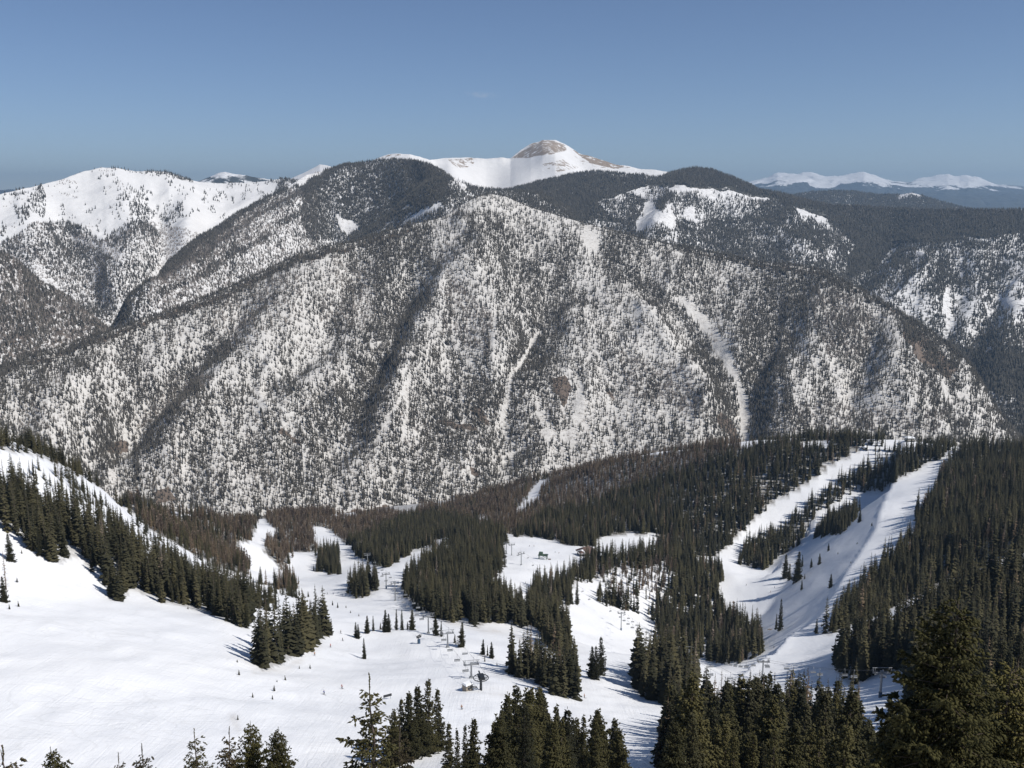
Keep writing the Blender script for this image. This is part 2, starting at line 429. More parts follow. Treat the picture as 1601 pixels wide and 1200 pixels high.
RIDGE3 = [(-220,345,4400),(-100,322,4500),(0,304,4600),(40,294,4700),(60,289,4750),(100,279,4850),(130,268,4950),(160,261,5000),(185,263,5000),(210,267,5000),(262,269,5000),(285,276,5050),(310,284,5100),
  (350,287,5150),(400,284,5150),(440,279,5100),(500,285,5000),(560,300,4900)]
FOOT3 = [(-250,520,3300),(0,560,3300),(160,560,3300),(240,520,3400),(400,450,3600),(560,400,3800)]
G3 = [(-60, 26, [(250,330),(262,380),(240,440),(190,510)]), (50, 30, [(160,268),(200,330),(215,380),(190,440)]), (-40, 22, [(70,300),(110,380),(150,470)]), (40, 34, [(60,292),(45,360),(60,430)]), (40,26,[(300,285),(300,330),(285,380)])]
M3 = Sheet('snowy_mountain', RIDGE3, FOOT3, na=380, nr=170, lines=G3, rough=(40, 420, 150), jag=5, seed=33, back=(1500, -700))

RIDGE3B = [(120,556,3000),(165,521,3050),(200,486,3150),(232,452,3250),(262,410,3400),(300,378,3600),(350,347,3850),(400,318,4050),(440,297,4200),(480,274,4350),(500,267,4400),(540,257,4400),(590,250,4300),(640,250,4150),
  (672,257,3980),(700,272,3850),(735,291,3750),(780,298,3750),(840,300,3850),(900,330,3900)]
FOOT3B = [(100,590,2800),(300,500,2900),(460,440,3300),(520,425,3600),(620,400,3450),(700,380,3150),(850,372,3150),(920,380,3150)]
G3B = [(70, 26, [(540,270),(520,300),(450,345),(350,405),(270,455),(210,505)]), (-60, 26, [(600,290),(540,350),(460,385),(360,440),(290,475)]), (50, 22, [(690,275),(700,295),(640,330),(560,370)]), (-40,20,[(650,275),(600,340),(540,375)]), (-35, 18, [(470,290),(400,335),(330,385),(250,450)])]
M3B = Sheet('forested_ridge', RIDGE3B, FOOT3B, na=460, nr=180, lines=G3B, rough=(26, 330, 120), jag=5, seed=44, back=(700, -380))

RIDGE3C = [(-260,340,3000),(-60,378,2950),(0,393,2900),(30,408,2900),(60,438,2850),(110,466,2800),(160,506,2750),(200,540,2700)]
FOOT3C = [(-260,560,2450),(0,590,2450),(200,600,2450)]
M3C = Sheet('brown_hill', RIDGE3C, FOOT3C, na=200, nr=90, rough=(18, 200, 90), jag=4, seed=52, back=(700, -380))

RIDGE4 = [(380,300,7000),(440,286,7000),(480,267,7000),(500,257,7000),(525,261,6800),(560,262,6300),(590,247,5900),(605,241,5900),(622,240,5850),(640,240,5800),(655,244,5800),(672,250,5800),(695,247,6200),(730,246,6300),(760,248,6300),(798,246,6300),
  (806,240,6350),(815,234,6400),(830,225,6450),(848,219,6500),(868,218,6500),(880,223,6500),(890,229,6500),(905,239,6450),(930,246,6400),(960,256,6300),(990,262,6200),(1040,268,6100),(1100,276,6000),(1180,300,6000)]
FOOT4 = [(360,330,5200),(560,330,5000),(700,330,4800),(800,330,4700),(900,345,4700),(1200,345,4700)]
G4 = [(-70, 34, [(770,255),(765,290),(770,320)]), (60, 22, [(848,224),(860,250),(900,290)]), (-30, 12, [(890,232),(915,262),(930,290)]), (50, 20, [(700,250),(705,285),(720,310)])]
M4 = Sheet('snowy_peak', RIDGE4, FOOT4, na=560, nr=120, lines=G4, rough=(7, 600, 200), jag=7, seed=61, back=(1500, -500))

RIDGE5 = [(760,306,4500),(820,290,4600),(860,280,4700),(890,273,4800),(930,267,4900),(980,272,4900),(1030,277,4900),(1055,268,5000),(1085,262,5000),(1112,266,5000),(1150,279,5000),(1188,296,5000),(1225,303,5000),(1290,320,4900),
  (1340,323,4900),(1400,326,4900),(1460,329,4800),(1530,328,4700),(1601,328,4700),(1700,332,4600),(1850,345,4500)]
FOOT5 = [(700,400,3300),(840,410,3300),(1000,460,3250),(1200,510,3200),(1330,560,3100),(1450,650,2900),(1540,730,2700),(1620,770,2550),(1850,800,2500)]
G5 = [(-75, 30, [(1400,345),(1375,385),(1330,430),(1310,460)]), (45, 40, [(1240,320),(1250,380),(1260,420)]), (40, 40, [(1540,345),(1490,400),(1440,450)]), (-45, 26, [(1560,480),(1520,540),(1510,600)]), (-30, 20, [(1500,440),(1480,520)]),
  (40, 24, [(1060,285),(1040,330),(1020,380)]), (-40, 24, [(880,300),(930,340),(990,370)]), (35, 30, [(1601,420),(1570,520),(1560,600)]), (-35, 22, [(1130,330),(1110,380),(1090,395)])]
M5 = Sheet('forested_mountain', RIDGE5, FOOT5, na=700, nr=230, lines=G5, rough=(30, 330, 120), jag=4, seed=71, back=(1200, -480))

RIDGE6 = [(1120,330,8000),(1200,312,8000),(1240,305,8000),(1270,300,8000),(1300,298,8000),(1335,299,8000),(1370,304,8000),(1405,304,7900),(1425,301,7800),(1445,307,7800),(1490,320,7700),(1530,331,7600),(1600,345,7500)]
M6 = Sheet('forested_hill', RIDGE6, [(1080,345,6600),(1640,345,6600)], na=220, nr=60, rough=(20, 300, 150), jag=6, seed=81, back=(1500, -350))

RIDGE7 = [(1080,302,23000),(1130,296,23000),(1165,284,23000),(1200,278,23000),(1215,272,23000),(1240,270,23000),(1270,270,23000),(1290,273,23000),(1325,273,23000),(1352,269,23000),(1372,275,23000),(1395,281,23500),(1420,284,24000),(1440,279,25000),
  (1462,277,25000),(1482,274,25000),(1500,277,25000),(1515,275,25000),(1535,279,25000),(1560,286,25000),(1601,292,25000),(1700,296,25000),(1850,300,25000)]
M7 = Sheet('distant_range', RIDGE7, [(1040,336,15000),(1400,338,15000),(1880,340,15000)], na=420, nr=110, rough=(170, 2200, 900), jag=60, seed=91, back=(3000, -700))
RIDGE8 = [(270,292,9500),(305,284,9500),(325,276,9500),(340,270,9500),(352,267,9500),(368,271,9500),(388,275,9500),(410,279,9500),(440,284,9500),(480,292,9500)]
M8 = Sheet('distant_peak', RIDGE8, [(250,310,8200),(500,310,8200)], na=160, nr=60, rough=(80, 500, 260), jag=14, seed=95, back=(1500, -400))
RIDGE9 = [(-300,310,20000),(-120,302,20000),(-40,297,20000),(0,297,20000),(18,296,20000),(40,301,20000),(90,312,20000)]
M9 = Sheet('distant_hill', RIDGE9, [(-320,330,17000),(110,330,17000)], na=90, nr=40, rough=(50, 900, 400), jag=14, seed=97, back=(2000, -350))
SHEETS = dict(M2=M2, M3=M3, M3B=M3B, M3C=M3C, M4=M4, M5=M5, M6=M6, M7=M7, M8=M8, M9=M9)
# ================================================================== what grows where (traced on the mountains, stored in the ground itself)
def field(u, v, base, feats, wob=15):
    d = np.full(np.shape(u), float(base))
    u0, v0 = u, v                                     # ragged edges
    u = u + (fbm(u0 / 26, v0 / 40, 301, 4) - .5) * wob; v = v + (fbm(u0 / 26 + 50, v0 / 40, 302, 4) - .5) * wob
    for f in feats:
        if len(f) == 2: d = np.where(inpoly(u, v, f[1]), d + f[0], d)
        else:
            q, _ = dline(u, v, f[2]); d = d + f[0] * np.exp(-(q / f[1]) ** 2)
    return d
DENS2 = [(-.16, 60, [(700,360),(768,330),(860,370)]), (-.12, 50, [(900,400),(1000,430)]), (.34, 42, [(1228,430),(1190,560),(1180,670)]), (.32, 38, [(885,385),(850,480),(820,600)]), (-.1, 42, [(1318,470),(1330,560),(1330,650)]), (-.1, 36, [(1000,480),(1050,560),(1100,640)]), (-.08, 50, [(400,490),(440,540)]), (.3, 28, [(610,430),(600,540),(550,660)]), (-.12, 26, [(680,330),(720,420),(740,520)]), (-.08, [(640,360),(768,300),(920,350),(900,480),(820,560),(660,560),(650,440)]), (-.1, [(330,480),(600,400),(640,520),(500,600),(330,600)]), (-1.5, [(530,808),(558,795),(600,789),(642,795),(650,808)]), (.3, [(600,372),(690,345),(660,400),(600,450),(545,420)]), (.9, 7, [(0,582),(165,529),(330,468),(470,404),(640,362)]), (.4, 22, [(600,470),(610,560),(545,650)]),
  (.34, 26, [(870,390),(890,470),(840,560),(800,620)]), (.6, 11, [(940,392),(1000,440),(1060,490),(1110,560),(1140,620)]), (.34, 38, [(1230,460),(1190,560),(1185,640)]), (.5, 13, [(350,545),(240,612),(150,705)]),
  (.22, 24, [(800,345),(830,430)]), (.12, [(0,600),(850,600),(850,800),(0,800)]), (.8, 6, [(1060,388),(1150,406),(1285,428),(1380,476),(1430,507),(1500,555)]),
  (-.5, 11, [(722,326),(768,312),(800,322)]), (-.26, 9, [(690,362),(702,430),(690,500),(640,590)]), (-.4, 5, [(780,430),(800,480),(840,540)]), (-1.1, 4, [(842,520),(800,592),(786,660)]),
  (-1.3, 7, [(1060,468),(1110,520),(1140,560),(1160,620),(1166,695)]), (-.4, 12, [(678,500),(684,512)]), (-.8, 3, [(640,590),(588,690)]), (-.7, 3, [(636,600),(632,690)]), (-.6, 4, [(556,580),(538,645)]),
  (-1.2, [(845,672),(870,675),(872,690),(846,688)]), (-1.2, [(880,675),(904,671),(900,695),(885,692)]), (-.8, 6, [(835,618),(849,662)]), (-.8, 5, [(908,600),(904,660)]), (-.9, 4, [(735,735),(750,758)]),
  (-.9, 6, [(920,368),(927,392)]), (-.6, 12, [(975,640),(978,648)]), (-.4, 20, [(1060,610),(1066,640)]), (-.5, 5, [(1280,480),(1270,560),(1290,600)]), (-.6, 5, [(1395,490),(1412,540)]), (-.7, 6, [(1440,550),(1485,625)]),
  (-.3, 22, [(1500,590),(1520,630)]), (-.3, 14, [(1330,540),(1336,570)]), (-.3, 20, [(560,440),(570,480)]), (-.22, 24, [(370,480),(400,520)]), (-.16, 40, [(480,430),(470,520)]), (-.25, 30, [(740,430),(760,560)]),
  (-.6,4,[(175,560),(168,612)]), (-.5,5,[(790,670),(785,740)]), (-.4,8,[(400,620),(410,640)]), (-.35,16,[(1000,560),(1090,590)]), (-.25,10,[(230,640),(175,690)]),(-.4,5,[(595,690),(580,730)])]
ASPEN2 = [(.9, [(1272,455),(1330,460),(1372,500),(1352,560),(1300,562),(1268,500)]), (.7, [(700,420),(770,490),(762,560),(688,520)]), (.7, [(280,580),(335,590),(290,640),(205,672)]),
  (.8, [(1225,630),(1480,640),(1470,672),(1240,682)]), (.55, [(960,550),(1080,575),(1120,650),(980,620)]), (.4, [(330,470),(470,420),(480,500),(340,560)]), (.5, [(520,400),(600,430),(580,520),(500,500)]), (.5,14,[(1030,600),(1100,650)])]
ROCK2 = [(.5, 5, [(1060,388),(1150,406),(1285,428),(1380,476),(1430,507),(1500,555)]), (.55, 6, [(0,582),(165,529),(330,470),(470,406),(640,364)]), (.95, [(530,808),(558,797),(600,790),(642,797),(650,808)]), (.75, [(864,592),(884,586),(896,608),(886,632),(866,612)]), (.7, [(1412,500),(1450,528),(1500,578),(1485,596),(1440,562),(1415,530)]), (.8, [(735,730),(752,738),(748,748),(738,742)]), (.8, [(178,697),(200,690),(202,706),(182,708)]),
  (.85, [(238,768),(268,758),(278,782),(245,790)]), (.7, 7, [(1130,655),(1152,690)]), (.8, 5, [(172,700),(196,694)]), (.7,6,[(745,640),(760,660)]), (.6,5,[(690,660),(740,672)]), (.18, [(0,640),(1000,620),(1150,640),(1150,760),(0,800)]), (.6,4,[(440,670),(470,690)]),(.6,4,[(940,600),(955,620)])]
DENS3 = [(-.66, [(-150,320),(0,300),(60,286),(160,255),(300,280),(440,276),(420,330),(330,370),(300,400),(260,390),(245,350),(200,345),(160,372),(110,348),(60,350),(0,380),(-150,420)]), (.5, [(22,322),(65,286),(76,310),(70,338),(30,348)]),
  (.32, [(160,322),(200,308),(230,330),(290,308),(290,340),(230,352),(180,342)]), (.8, 3, [(175,263),(235,271)]), (-.9, 7, [(245,345),(265,370),(271,395)]), (-1, 6, [(267,395),(240,440),(228,468)]), (-.7, 6, [(110,372),(160,390),(225,408)]),
  (-.7, 5, [(325,375),(270,402)]), (-1.2, 9, [(55,412),(66,430),(76,446)]), (-.9, 4, [(76,446),(112,466)]), (.25, [(0,390),(110,370),(200,420),(215,480),(160,510),(0,400)]), (.25,[(400,285),(440,280),(445,300),(405,310)])]
DENS3B = [(.6, [(480,280),(640,250),(690,268),(720,300),(640,335),(560,375),(480,372),(470,330)]), (-1.3, [(524,338),(545,342),(558,355),(542,366),(528,356)]), (-.9, 4, [(628,352),(684,322)]), (-1, 9, [(684,258),(705,275),(728,293)]), (-1.1, 7, [(455,292),(500,271)]), (-.5, 4, [(505,290),(520,330)]),
  (.8, 6, [(445,297),(400,320),(330,368),(250,430)]), (-.5, [(200,520),(240,440),(330,365),(440,300),(490,296),(470,350),(500,400),(400,450),(250,510)]), (.75, 6, [(540,282),(450,348),(340,415),(250,462)]), (.5, 5, [(700,292),(640,345),(560,380)]), (.3, [(700,280),(900,300),(900,350),(760,320)]), (-.6,5,[(700,290),(650,320),(610,335)])]
DENS5 = [(.85, [(1040,262),(1120,262),(1200,296),(1300,320),(1700,326),(1700,362),(1500,372),(1400,382),(1372,424),(1320,434),(1340,384),(1290,342),(1200,308),(1100,296),(1040,283)]), (.85, [(740,300),(870,276),(900,270),(1040,280),(930,312),(960,340),(990,352),(900,342),(780,320)]),
  (-.5, [(962,292),(1000,286),(1100,292),(1212,306),(1160,342),(1100,350),(1050,346),(1010,362),(990,350),(1010,312)]), (-.9, 9, [(1000,352),(1020,332),(1048,350)]), (-.9, 7, [(1250,328),(1290,334),(1284,344)]), (-.9, 4, [(1050,293),(1130,297),(1212,309)]), (-.9, 5, [(1480,455),(1485,500),(1474,530)]), (-.8, 5, [(1500,468),(1512,492)]),
  (-.26, [(1340,390),(1700,380),(1700,560),(1480,540),(1340,440)]), (.25, [(1470,520),(1700,540),(1700,760),(1480,680)]), (-.5, 7, [(1560,470),(1601,480)]), (-.45, 14, [(900,285),(960,300)]), (.3, [(1070,360),(1200,350),(1240,390),(1130,400)]), (-.5,5,[(1335,405),(1325,420)]),(-.4,12,[(1180,370),(1300,400)])]
ROCK4 = [(.68, [(800,246),(818,233),(830,225),(848,218),(864,218),(884,228),(887,236),(868,239),(840,243),(815,247)]), (.62, [(893,235),(930,246),(960,256),(988,262),(960,264),(920,255)]), (.45, [(700,249),(745,247),(737,260),(716,263)]), (.4, [(845,256),(880,250),(905,262),(870,271)]), (.35, 5, [(605,246),(622,243)]), (.35,6,[(905,250),(950,262)])]

def far_tree_mesh(P, H, W, tint, seed):
    """thousands of small ragged spires as one mesh: two star shaped cones each, leaning a little"""
    g = np.random.default_rng(seed); n = len(P); k = 6
    ang = g.random((n, 1)) * 6.28 + np.arange(k)[None] * (2 * np.pi / k)
    j = np.where(np.arange(k) % 2 == 0, 1.0, .45)[None] * g.uniform(.75, 1.25, (n, k))
    tiers = []
    for r0, z0, z1 in ((1.0, .03, .66), (.6, .42, 1.0)):
        rim = np.stack([np.cos(ang) * j * W[:, None] * r0, np.sin(ang) * j * W[:, None] * r0, H[:, None] * (z0 + g.uniform(-.03, .06, (n, k)))], -1)
        top = np.stack([g.normal(0, .08, n) * W, g.normal(0, .08, n) * W, H * z1], -1)[:, None]
        tiers.append(np.concatenate([rim, top], 1))
    V = np.concatenate(tiers, 1) + P[:, None]
    f = []
    for t in range(2):
        o = t * (k + 1); f += [(o + i, o + (i + 1) % k, o + k) for i in range(k)]
    Fc = (np.arange(n)[:, None, None] * (2 * (k + 1)) + np.array(f)[None]).reshape(-1, 3)
    T = np.repeat(tint, 2 * (k + 1))
    return V.reshape(-1, 3), Fc, T
def far_brush_mesh(P, H, seed):
    """bare aspens: a fan of thin upright twigs each"""
    g = np.random.default_rng(seed); n = len(P); m = 6
    base = P[:, None] + np.stack([g.normal(0, 1.1, (n, m)), g.normal(0, 1.1, (n, m)), np.zeros((n, m))], -1)
    a = g.random((n, m)) * 6.28; w = .62
    dx, dy = np.cos(a) * w, np.sin(a) * w
    h = H[:, None] * g.uniform(.55, 1.05, (n, m))
    lean = g.normal(0, .9, (n, m, 2))
    v0 = base + np.stack([dx, dy, 0 * dx], -1); v1 = base - np.stack([dx, dy, 0 * dx], -1)
    v2 = base + np.stack([lean[..., 0], lean[..., 1], h], -1)
    V = np.stack([v0, v1, v2], 2).reshape(-1, 3)
    return V, np.arange(len(V)).reshape(-1, 3)

FAR_GREEN = foliage_mat('far_conifer_needles', [(.036, .035, .030), (.066, .062, .053), (.105, .097, .081)], .02, True)
FAR_BARE = foliage_mat('bare_aspen_twigs', [(.20, .165, .14), (.28, .24, .205), (.38, .34, .30)], .02, True)
FAR_GREY = foliage_mat('far_grey_conifer_needles', [(.044, .041, .035), (.074, .068, .058), (.115, .105, .088)], .02, True)
def forest(sheet, n, dens, base, H, W, seed, name, streak=(26, 110, .75), mat=None, floor=0., stands=.95):
    P, u, v, r, arc = sheet.sample(n, seed)
    hard = [f for f in dens if f[0] <= -.7]; d = field(u, v, base, [f for f in dens if f[0] > -.7])
    s1, s2, amp = streak
    d = d + (fbm(arc / s1, r / s2, seed, 4) - .5) * amp * 1.6 + (fbm(arc / 130, r / 260, seed + 4, 4) - .5) * stands
    d = np.clip(d, floor, .96) + field(u, v, 0, hard)
    g = np.random.default_rng(seed + 1)
    ok = g.random(n) < np.clip(d, 0, 1)
    P = P[ok]; k = len(P); size = g.uniform(.55, 1.25, k)
    V, Fc, T = far_tree_mesh(P - np.array([0, 0, .4]), H * size, W * (.75 + .35 * size) * g.uniform(.8, 1.2, k), g.random(k), seed + 2)
    o = link(name, mesh_np(name, V, Fc, [mat or FAR_GREEN], {'tint': T}, smooth=False)); tag(o, kind='stuff'); return o, k
# ================================================================== build the far mountains and their woods
MM = mountain_mat('winter_mountainside')
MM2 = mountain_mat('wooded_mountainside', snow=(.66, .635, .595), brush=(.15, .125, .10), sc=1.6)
M7M = mountain_mat('far_range_ground', snow=(.82, .82, .82), rock=(.055, .06, .055), brush=(.10, .10, .10), sc=.12)
def setrock(s, feats, base=0.0, wob=15): s.attrs['rock'] = np.clip(field(s.u, s.v, base, feats, wob), 0, 1)
setrock(M2, ROCK2, .05); setrock(M4, ROCK4, .0, 5); setrock(M5, [(.3, [(1440,420),(1620,400),(1620,640),(1440,560)])], .08); setrock(M3, [], .04); setrock(M3C, [], .40)
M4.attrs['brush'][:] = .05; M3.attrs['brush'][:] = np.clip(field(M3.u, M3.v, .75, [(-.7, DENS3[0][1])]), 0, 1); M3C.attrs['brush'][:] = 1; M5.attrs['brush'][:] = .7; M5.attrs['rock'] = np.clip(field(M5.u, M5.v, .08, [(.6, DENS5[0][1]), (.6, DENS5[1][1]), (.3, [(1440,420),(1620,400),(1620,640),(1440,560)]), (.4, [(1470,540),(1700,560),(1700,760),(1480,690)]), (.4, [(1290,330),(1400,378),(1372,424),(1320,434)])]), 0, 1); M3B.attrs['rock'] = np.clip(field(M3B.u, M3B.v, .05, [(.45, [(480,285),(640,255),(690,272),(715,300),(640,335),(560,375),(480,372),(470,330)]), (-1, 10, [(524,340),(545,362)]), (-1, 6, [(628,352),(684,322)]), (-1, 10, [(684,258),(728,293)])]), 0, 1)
M3B.attrs['brush'][:] = np.clip(field(M3B.u, M3B.v, .5, [(.6, 12, [(400,325),(300,388),(240,450)]), (.5, 10, [(330,420),(240,470)])]), 0, 1)
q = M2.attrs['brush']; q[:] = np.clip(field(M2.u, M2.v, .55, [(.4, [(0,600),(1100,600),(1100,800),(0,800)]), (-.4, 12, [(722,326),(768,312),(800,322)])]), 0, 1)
_n7 = fbm(M7.arc / 900, M7.r / 700, 5, 4)
M7.attrs['rock'] = np.clip(.70 * sstep(283, 296, M7.v + (_n7 - .5) * 26) + .22, 0, 1); M7.attrs['brush'][:] = .3
M8.attrs['rock'] = np.clip(.28 + .34 * sstep(272, 282, M8.v + (fbm(M8.arc / 120, M8.r / 600, 6, 3) - .5) * 22), 0, 1); M9.attrs['rock'][:] = .95
M6.attrs['rock'] = np.clip(field(M6.u, M6.v, .62, [(-.7, 5, [(1412,303),(1432,302)])]), 0, 1)
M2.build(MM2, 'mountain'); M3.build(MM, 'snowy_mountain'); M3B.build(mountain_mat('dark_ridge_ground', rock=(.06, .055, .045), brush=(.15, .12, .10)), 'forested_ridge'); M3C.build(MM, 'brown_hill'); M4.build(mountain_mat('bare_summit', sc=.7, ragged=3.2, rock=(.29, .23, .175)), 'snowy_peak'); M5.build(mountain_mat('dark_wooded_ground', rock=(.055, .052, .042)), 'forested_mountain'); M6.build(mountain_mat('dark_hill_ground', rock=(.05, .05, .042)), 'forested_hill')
M7.build(M7M, 'distant_range'); M8.build(M7M, 'distant_peak'); M9.build(M7M, 'distant_hill')
# the plain all of it stands on
pl = np.meshgrid(np.linspace(-30000, 30000, 61), np.linspace(-6000, 29500, 61), indexing='ij')
link('ground', mesh_np('ground', np.stack([pl[0], pl[1], np.full_like(pl[0], -1150.) + (fbm(pl[0] / 4000, pl[1] / 4000, 2) - .5) * 150], -1).reshape(-1, 3), grid_faces(61, 61)[:, ::-1], [M7M], {'rock': np.ones(61 * 61) * .8, 'brush': np.ones(61 * 61) * .4}))['kind'] = 'structure'
o, k = forest(M2, 250000, DENS2, .48, 12, 1.4, 101, 'mountain_forest', (15, 75, .85), FAR_GREY, .2, .75); 
forest(M3, 70000, DENS3, .55, 14, 2.5, 102, 'snowy_mountain_forest')
forest(M3B, 110000, DENS3B, .60, 13, 2.1, 103, 'ridge_forest', floor=.14)
forest(M3C, 15000, [], .62, 13, 2.4, 104, 'brown_hill_forest')
forest(M5, 200000, DENS5, .70, 15, 2.6, 105, 'far_mountain_forest', (40, 200, .7))
forest(M6, 40000, [(-.9, 8, [(1412,304),(1432,303)]), (-.5, 6, [(1310,313),(1350,318)])], .9, 16, 3.6, 106, 'far_hill_forest')
# bare aspen stands on the big mountain and the brown hill
def aspens(sheet, n, feats, base, H, seed, name):
    P, u, v, r, arc = sheet.sample(n, seed)
    d = field(u, v, base, feats) + (fbm(arc / 60, r / 150, seed, 3) - .5) * .5
    ok = NR.random(n) < np.clip(d, 0, 1); P = P[ok]
    V, Fc = far_brush_mesh(P, H * NR.uniform(.7, 1.2, len(P)), seed)
    tag(link(name, mesh_np(name, V, Fc, [FAR_BARE], {'tint': np.repeat(NR.random(len(P)), 18)}, smooth=False)), kind='stuff')
aspens(M2, 90000, ASPEN2, -.02, 9, 111, 'aspen_wood')
aspens(M3, 60000, [(.75, [(60,345),(160,372),(245,345),(330,370),(440,340),(440,460),(230,480),(160,520),(0,500),(0,385)])], -.08, 9, 114, 'snowy_mountain_aspens')
aspens(M3C, 24000, [], .75, 10, 112, 'brown_hill_aspens')
aspens(M3B, 60000, [(.6, [(200,520),(240,440),(330,365),(440,300),(500,300),(500,400),(400,450),(250,510)]), (.8, 14, [(400,330),(300,395),(240,455)]), (.6, 12, [(450,340),(340,410),(250,470)])], -.05, 10, 113, 'ridge_aspens')
# ================================================================== conifers of the ski area
class TB:
    def __init__(s): s.v = []; s.f = []; s.n = 0
    def add(s, V, Fc):
        V = np.asarray(V, float).reshape(-1, 3); s.v.append(V); s.f.append(np.asarray(Fc, int).reshape(-1, 3) + s.n); s.n += len(V)
    def mesh(s, name, mats, flat=True):
        return mesh_np(name, np.concatenate(s.v), np.concatenate(s.f), mats, smooth=not flat)

def trunk_mesh(name, H, r, mat, g, snags=0):
    b = MB(); n = 7; p = np.zeros(3)
    for i in range(n):
        q = np.array([g.normal(0, .012 * H / n), g.normal(0, .012 * H / n), (i + 1) * H / n]); q[:2] += p[:2]
        b.tube(p, q, r * (1 - i / n) ** .9 + .012, r * (1 - (i + 1) / n) ** .9 + .012, 7, False); p = q
    for i in range(snags):                                # bare dead limbs
        z = g.uniform(.1, .97) * H; a = g.uniform(0, 6.28); L = (1 - z / H) * H * .13 + .25
        e = np.array([math.cos(a) * L, math.sin(a) * L, z - .15 * L])
        b.tube((0, 0, z), e, .035, .012, 3, False)
    return b.mesh(name, mat)

def crown_mid(name, H, R, mat, seed, nl=26, per=7, sparse=0., low=.07, power=.85):
    """drooping roof shaped boughs in whorls: reads as a spruce from 100 m and more"""
    g = np.random.default_rng(seed); t = TB()
    lop = g.uniform(0, 6.28)
    for i in range(nl):
        q = i / (nl - 1); z = H * (low + (1 - low) * q ** .92)
        rad = R * (1 - q) ** power + .10
        rad *= g.uniform(.72, 1.16)
        m = max(4, int(per * (1 - .35 * q)))
        for k in range(m):
            if g.random() < sparse: continue
            a = 6.283 * k / m + g.normal(0, .3) + i * 1.1
            L = rad * g.uniform(.62, 1.18) * (1 + .13 * math.cos(a - lop))
            d = np.array([math.cos(a), math.sin(a), 0]); s = np.array([-d[1], d[0], 0]); up = np.array([0, 0, 1.])
            zz = z + g.normal(0, H * .008)
            dr = g.uniform(.25, .6) * (1 - .8 * q)
            w = L * g.uniform(.26, .42) + .05
            p0 = up * (zz + .12 * L); p1 = d * L * .5 + up * (zz - .18 * L * dr); p2 = d * L + up * (zz - L * dr * .9 + .1 * L)
            hang = up * (.16 * L + .12)
            p3 = d * L * .78 + up * (zz - L * dr * .55)
            a1, b1 = p1 + s * w - hang * g.uniform(.4, 1), p1 - s * w - hang * g.uniform(.4, 1)
            a2, b2 = p3 + s * w * .75 - hang * g.uniform(.4, 1.2), p3 - s * w * .75 - hang * g.uniform(.4, 1.2)
            t.add([p0, p1, p3, p2, a1, b1, a2, b2], [(0, 4, 1), (0, 1, 5), (1, 4, 6), (1, 6, 2), (1, 2, 7), (1, 7, 5), (2, 6, 3), (2, 3, 7)])
    t.add([(.06, 0, H * .93), (-.03, .05, H * .93), (-.03, -.05, H * .93), (0, 0, H * 1.03)], [(0, 1, 3), (1, 2, 3), (2, 0, 3)])
    return t.mesh(name, [mat])

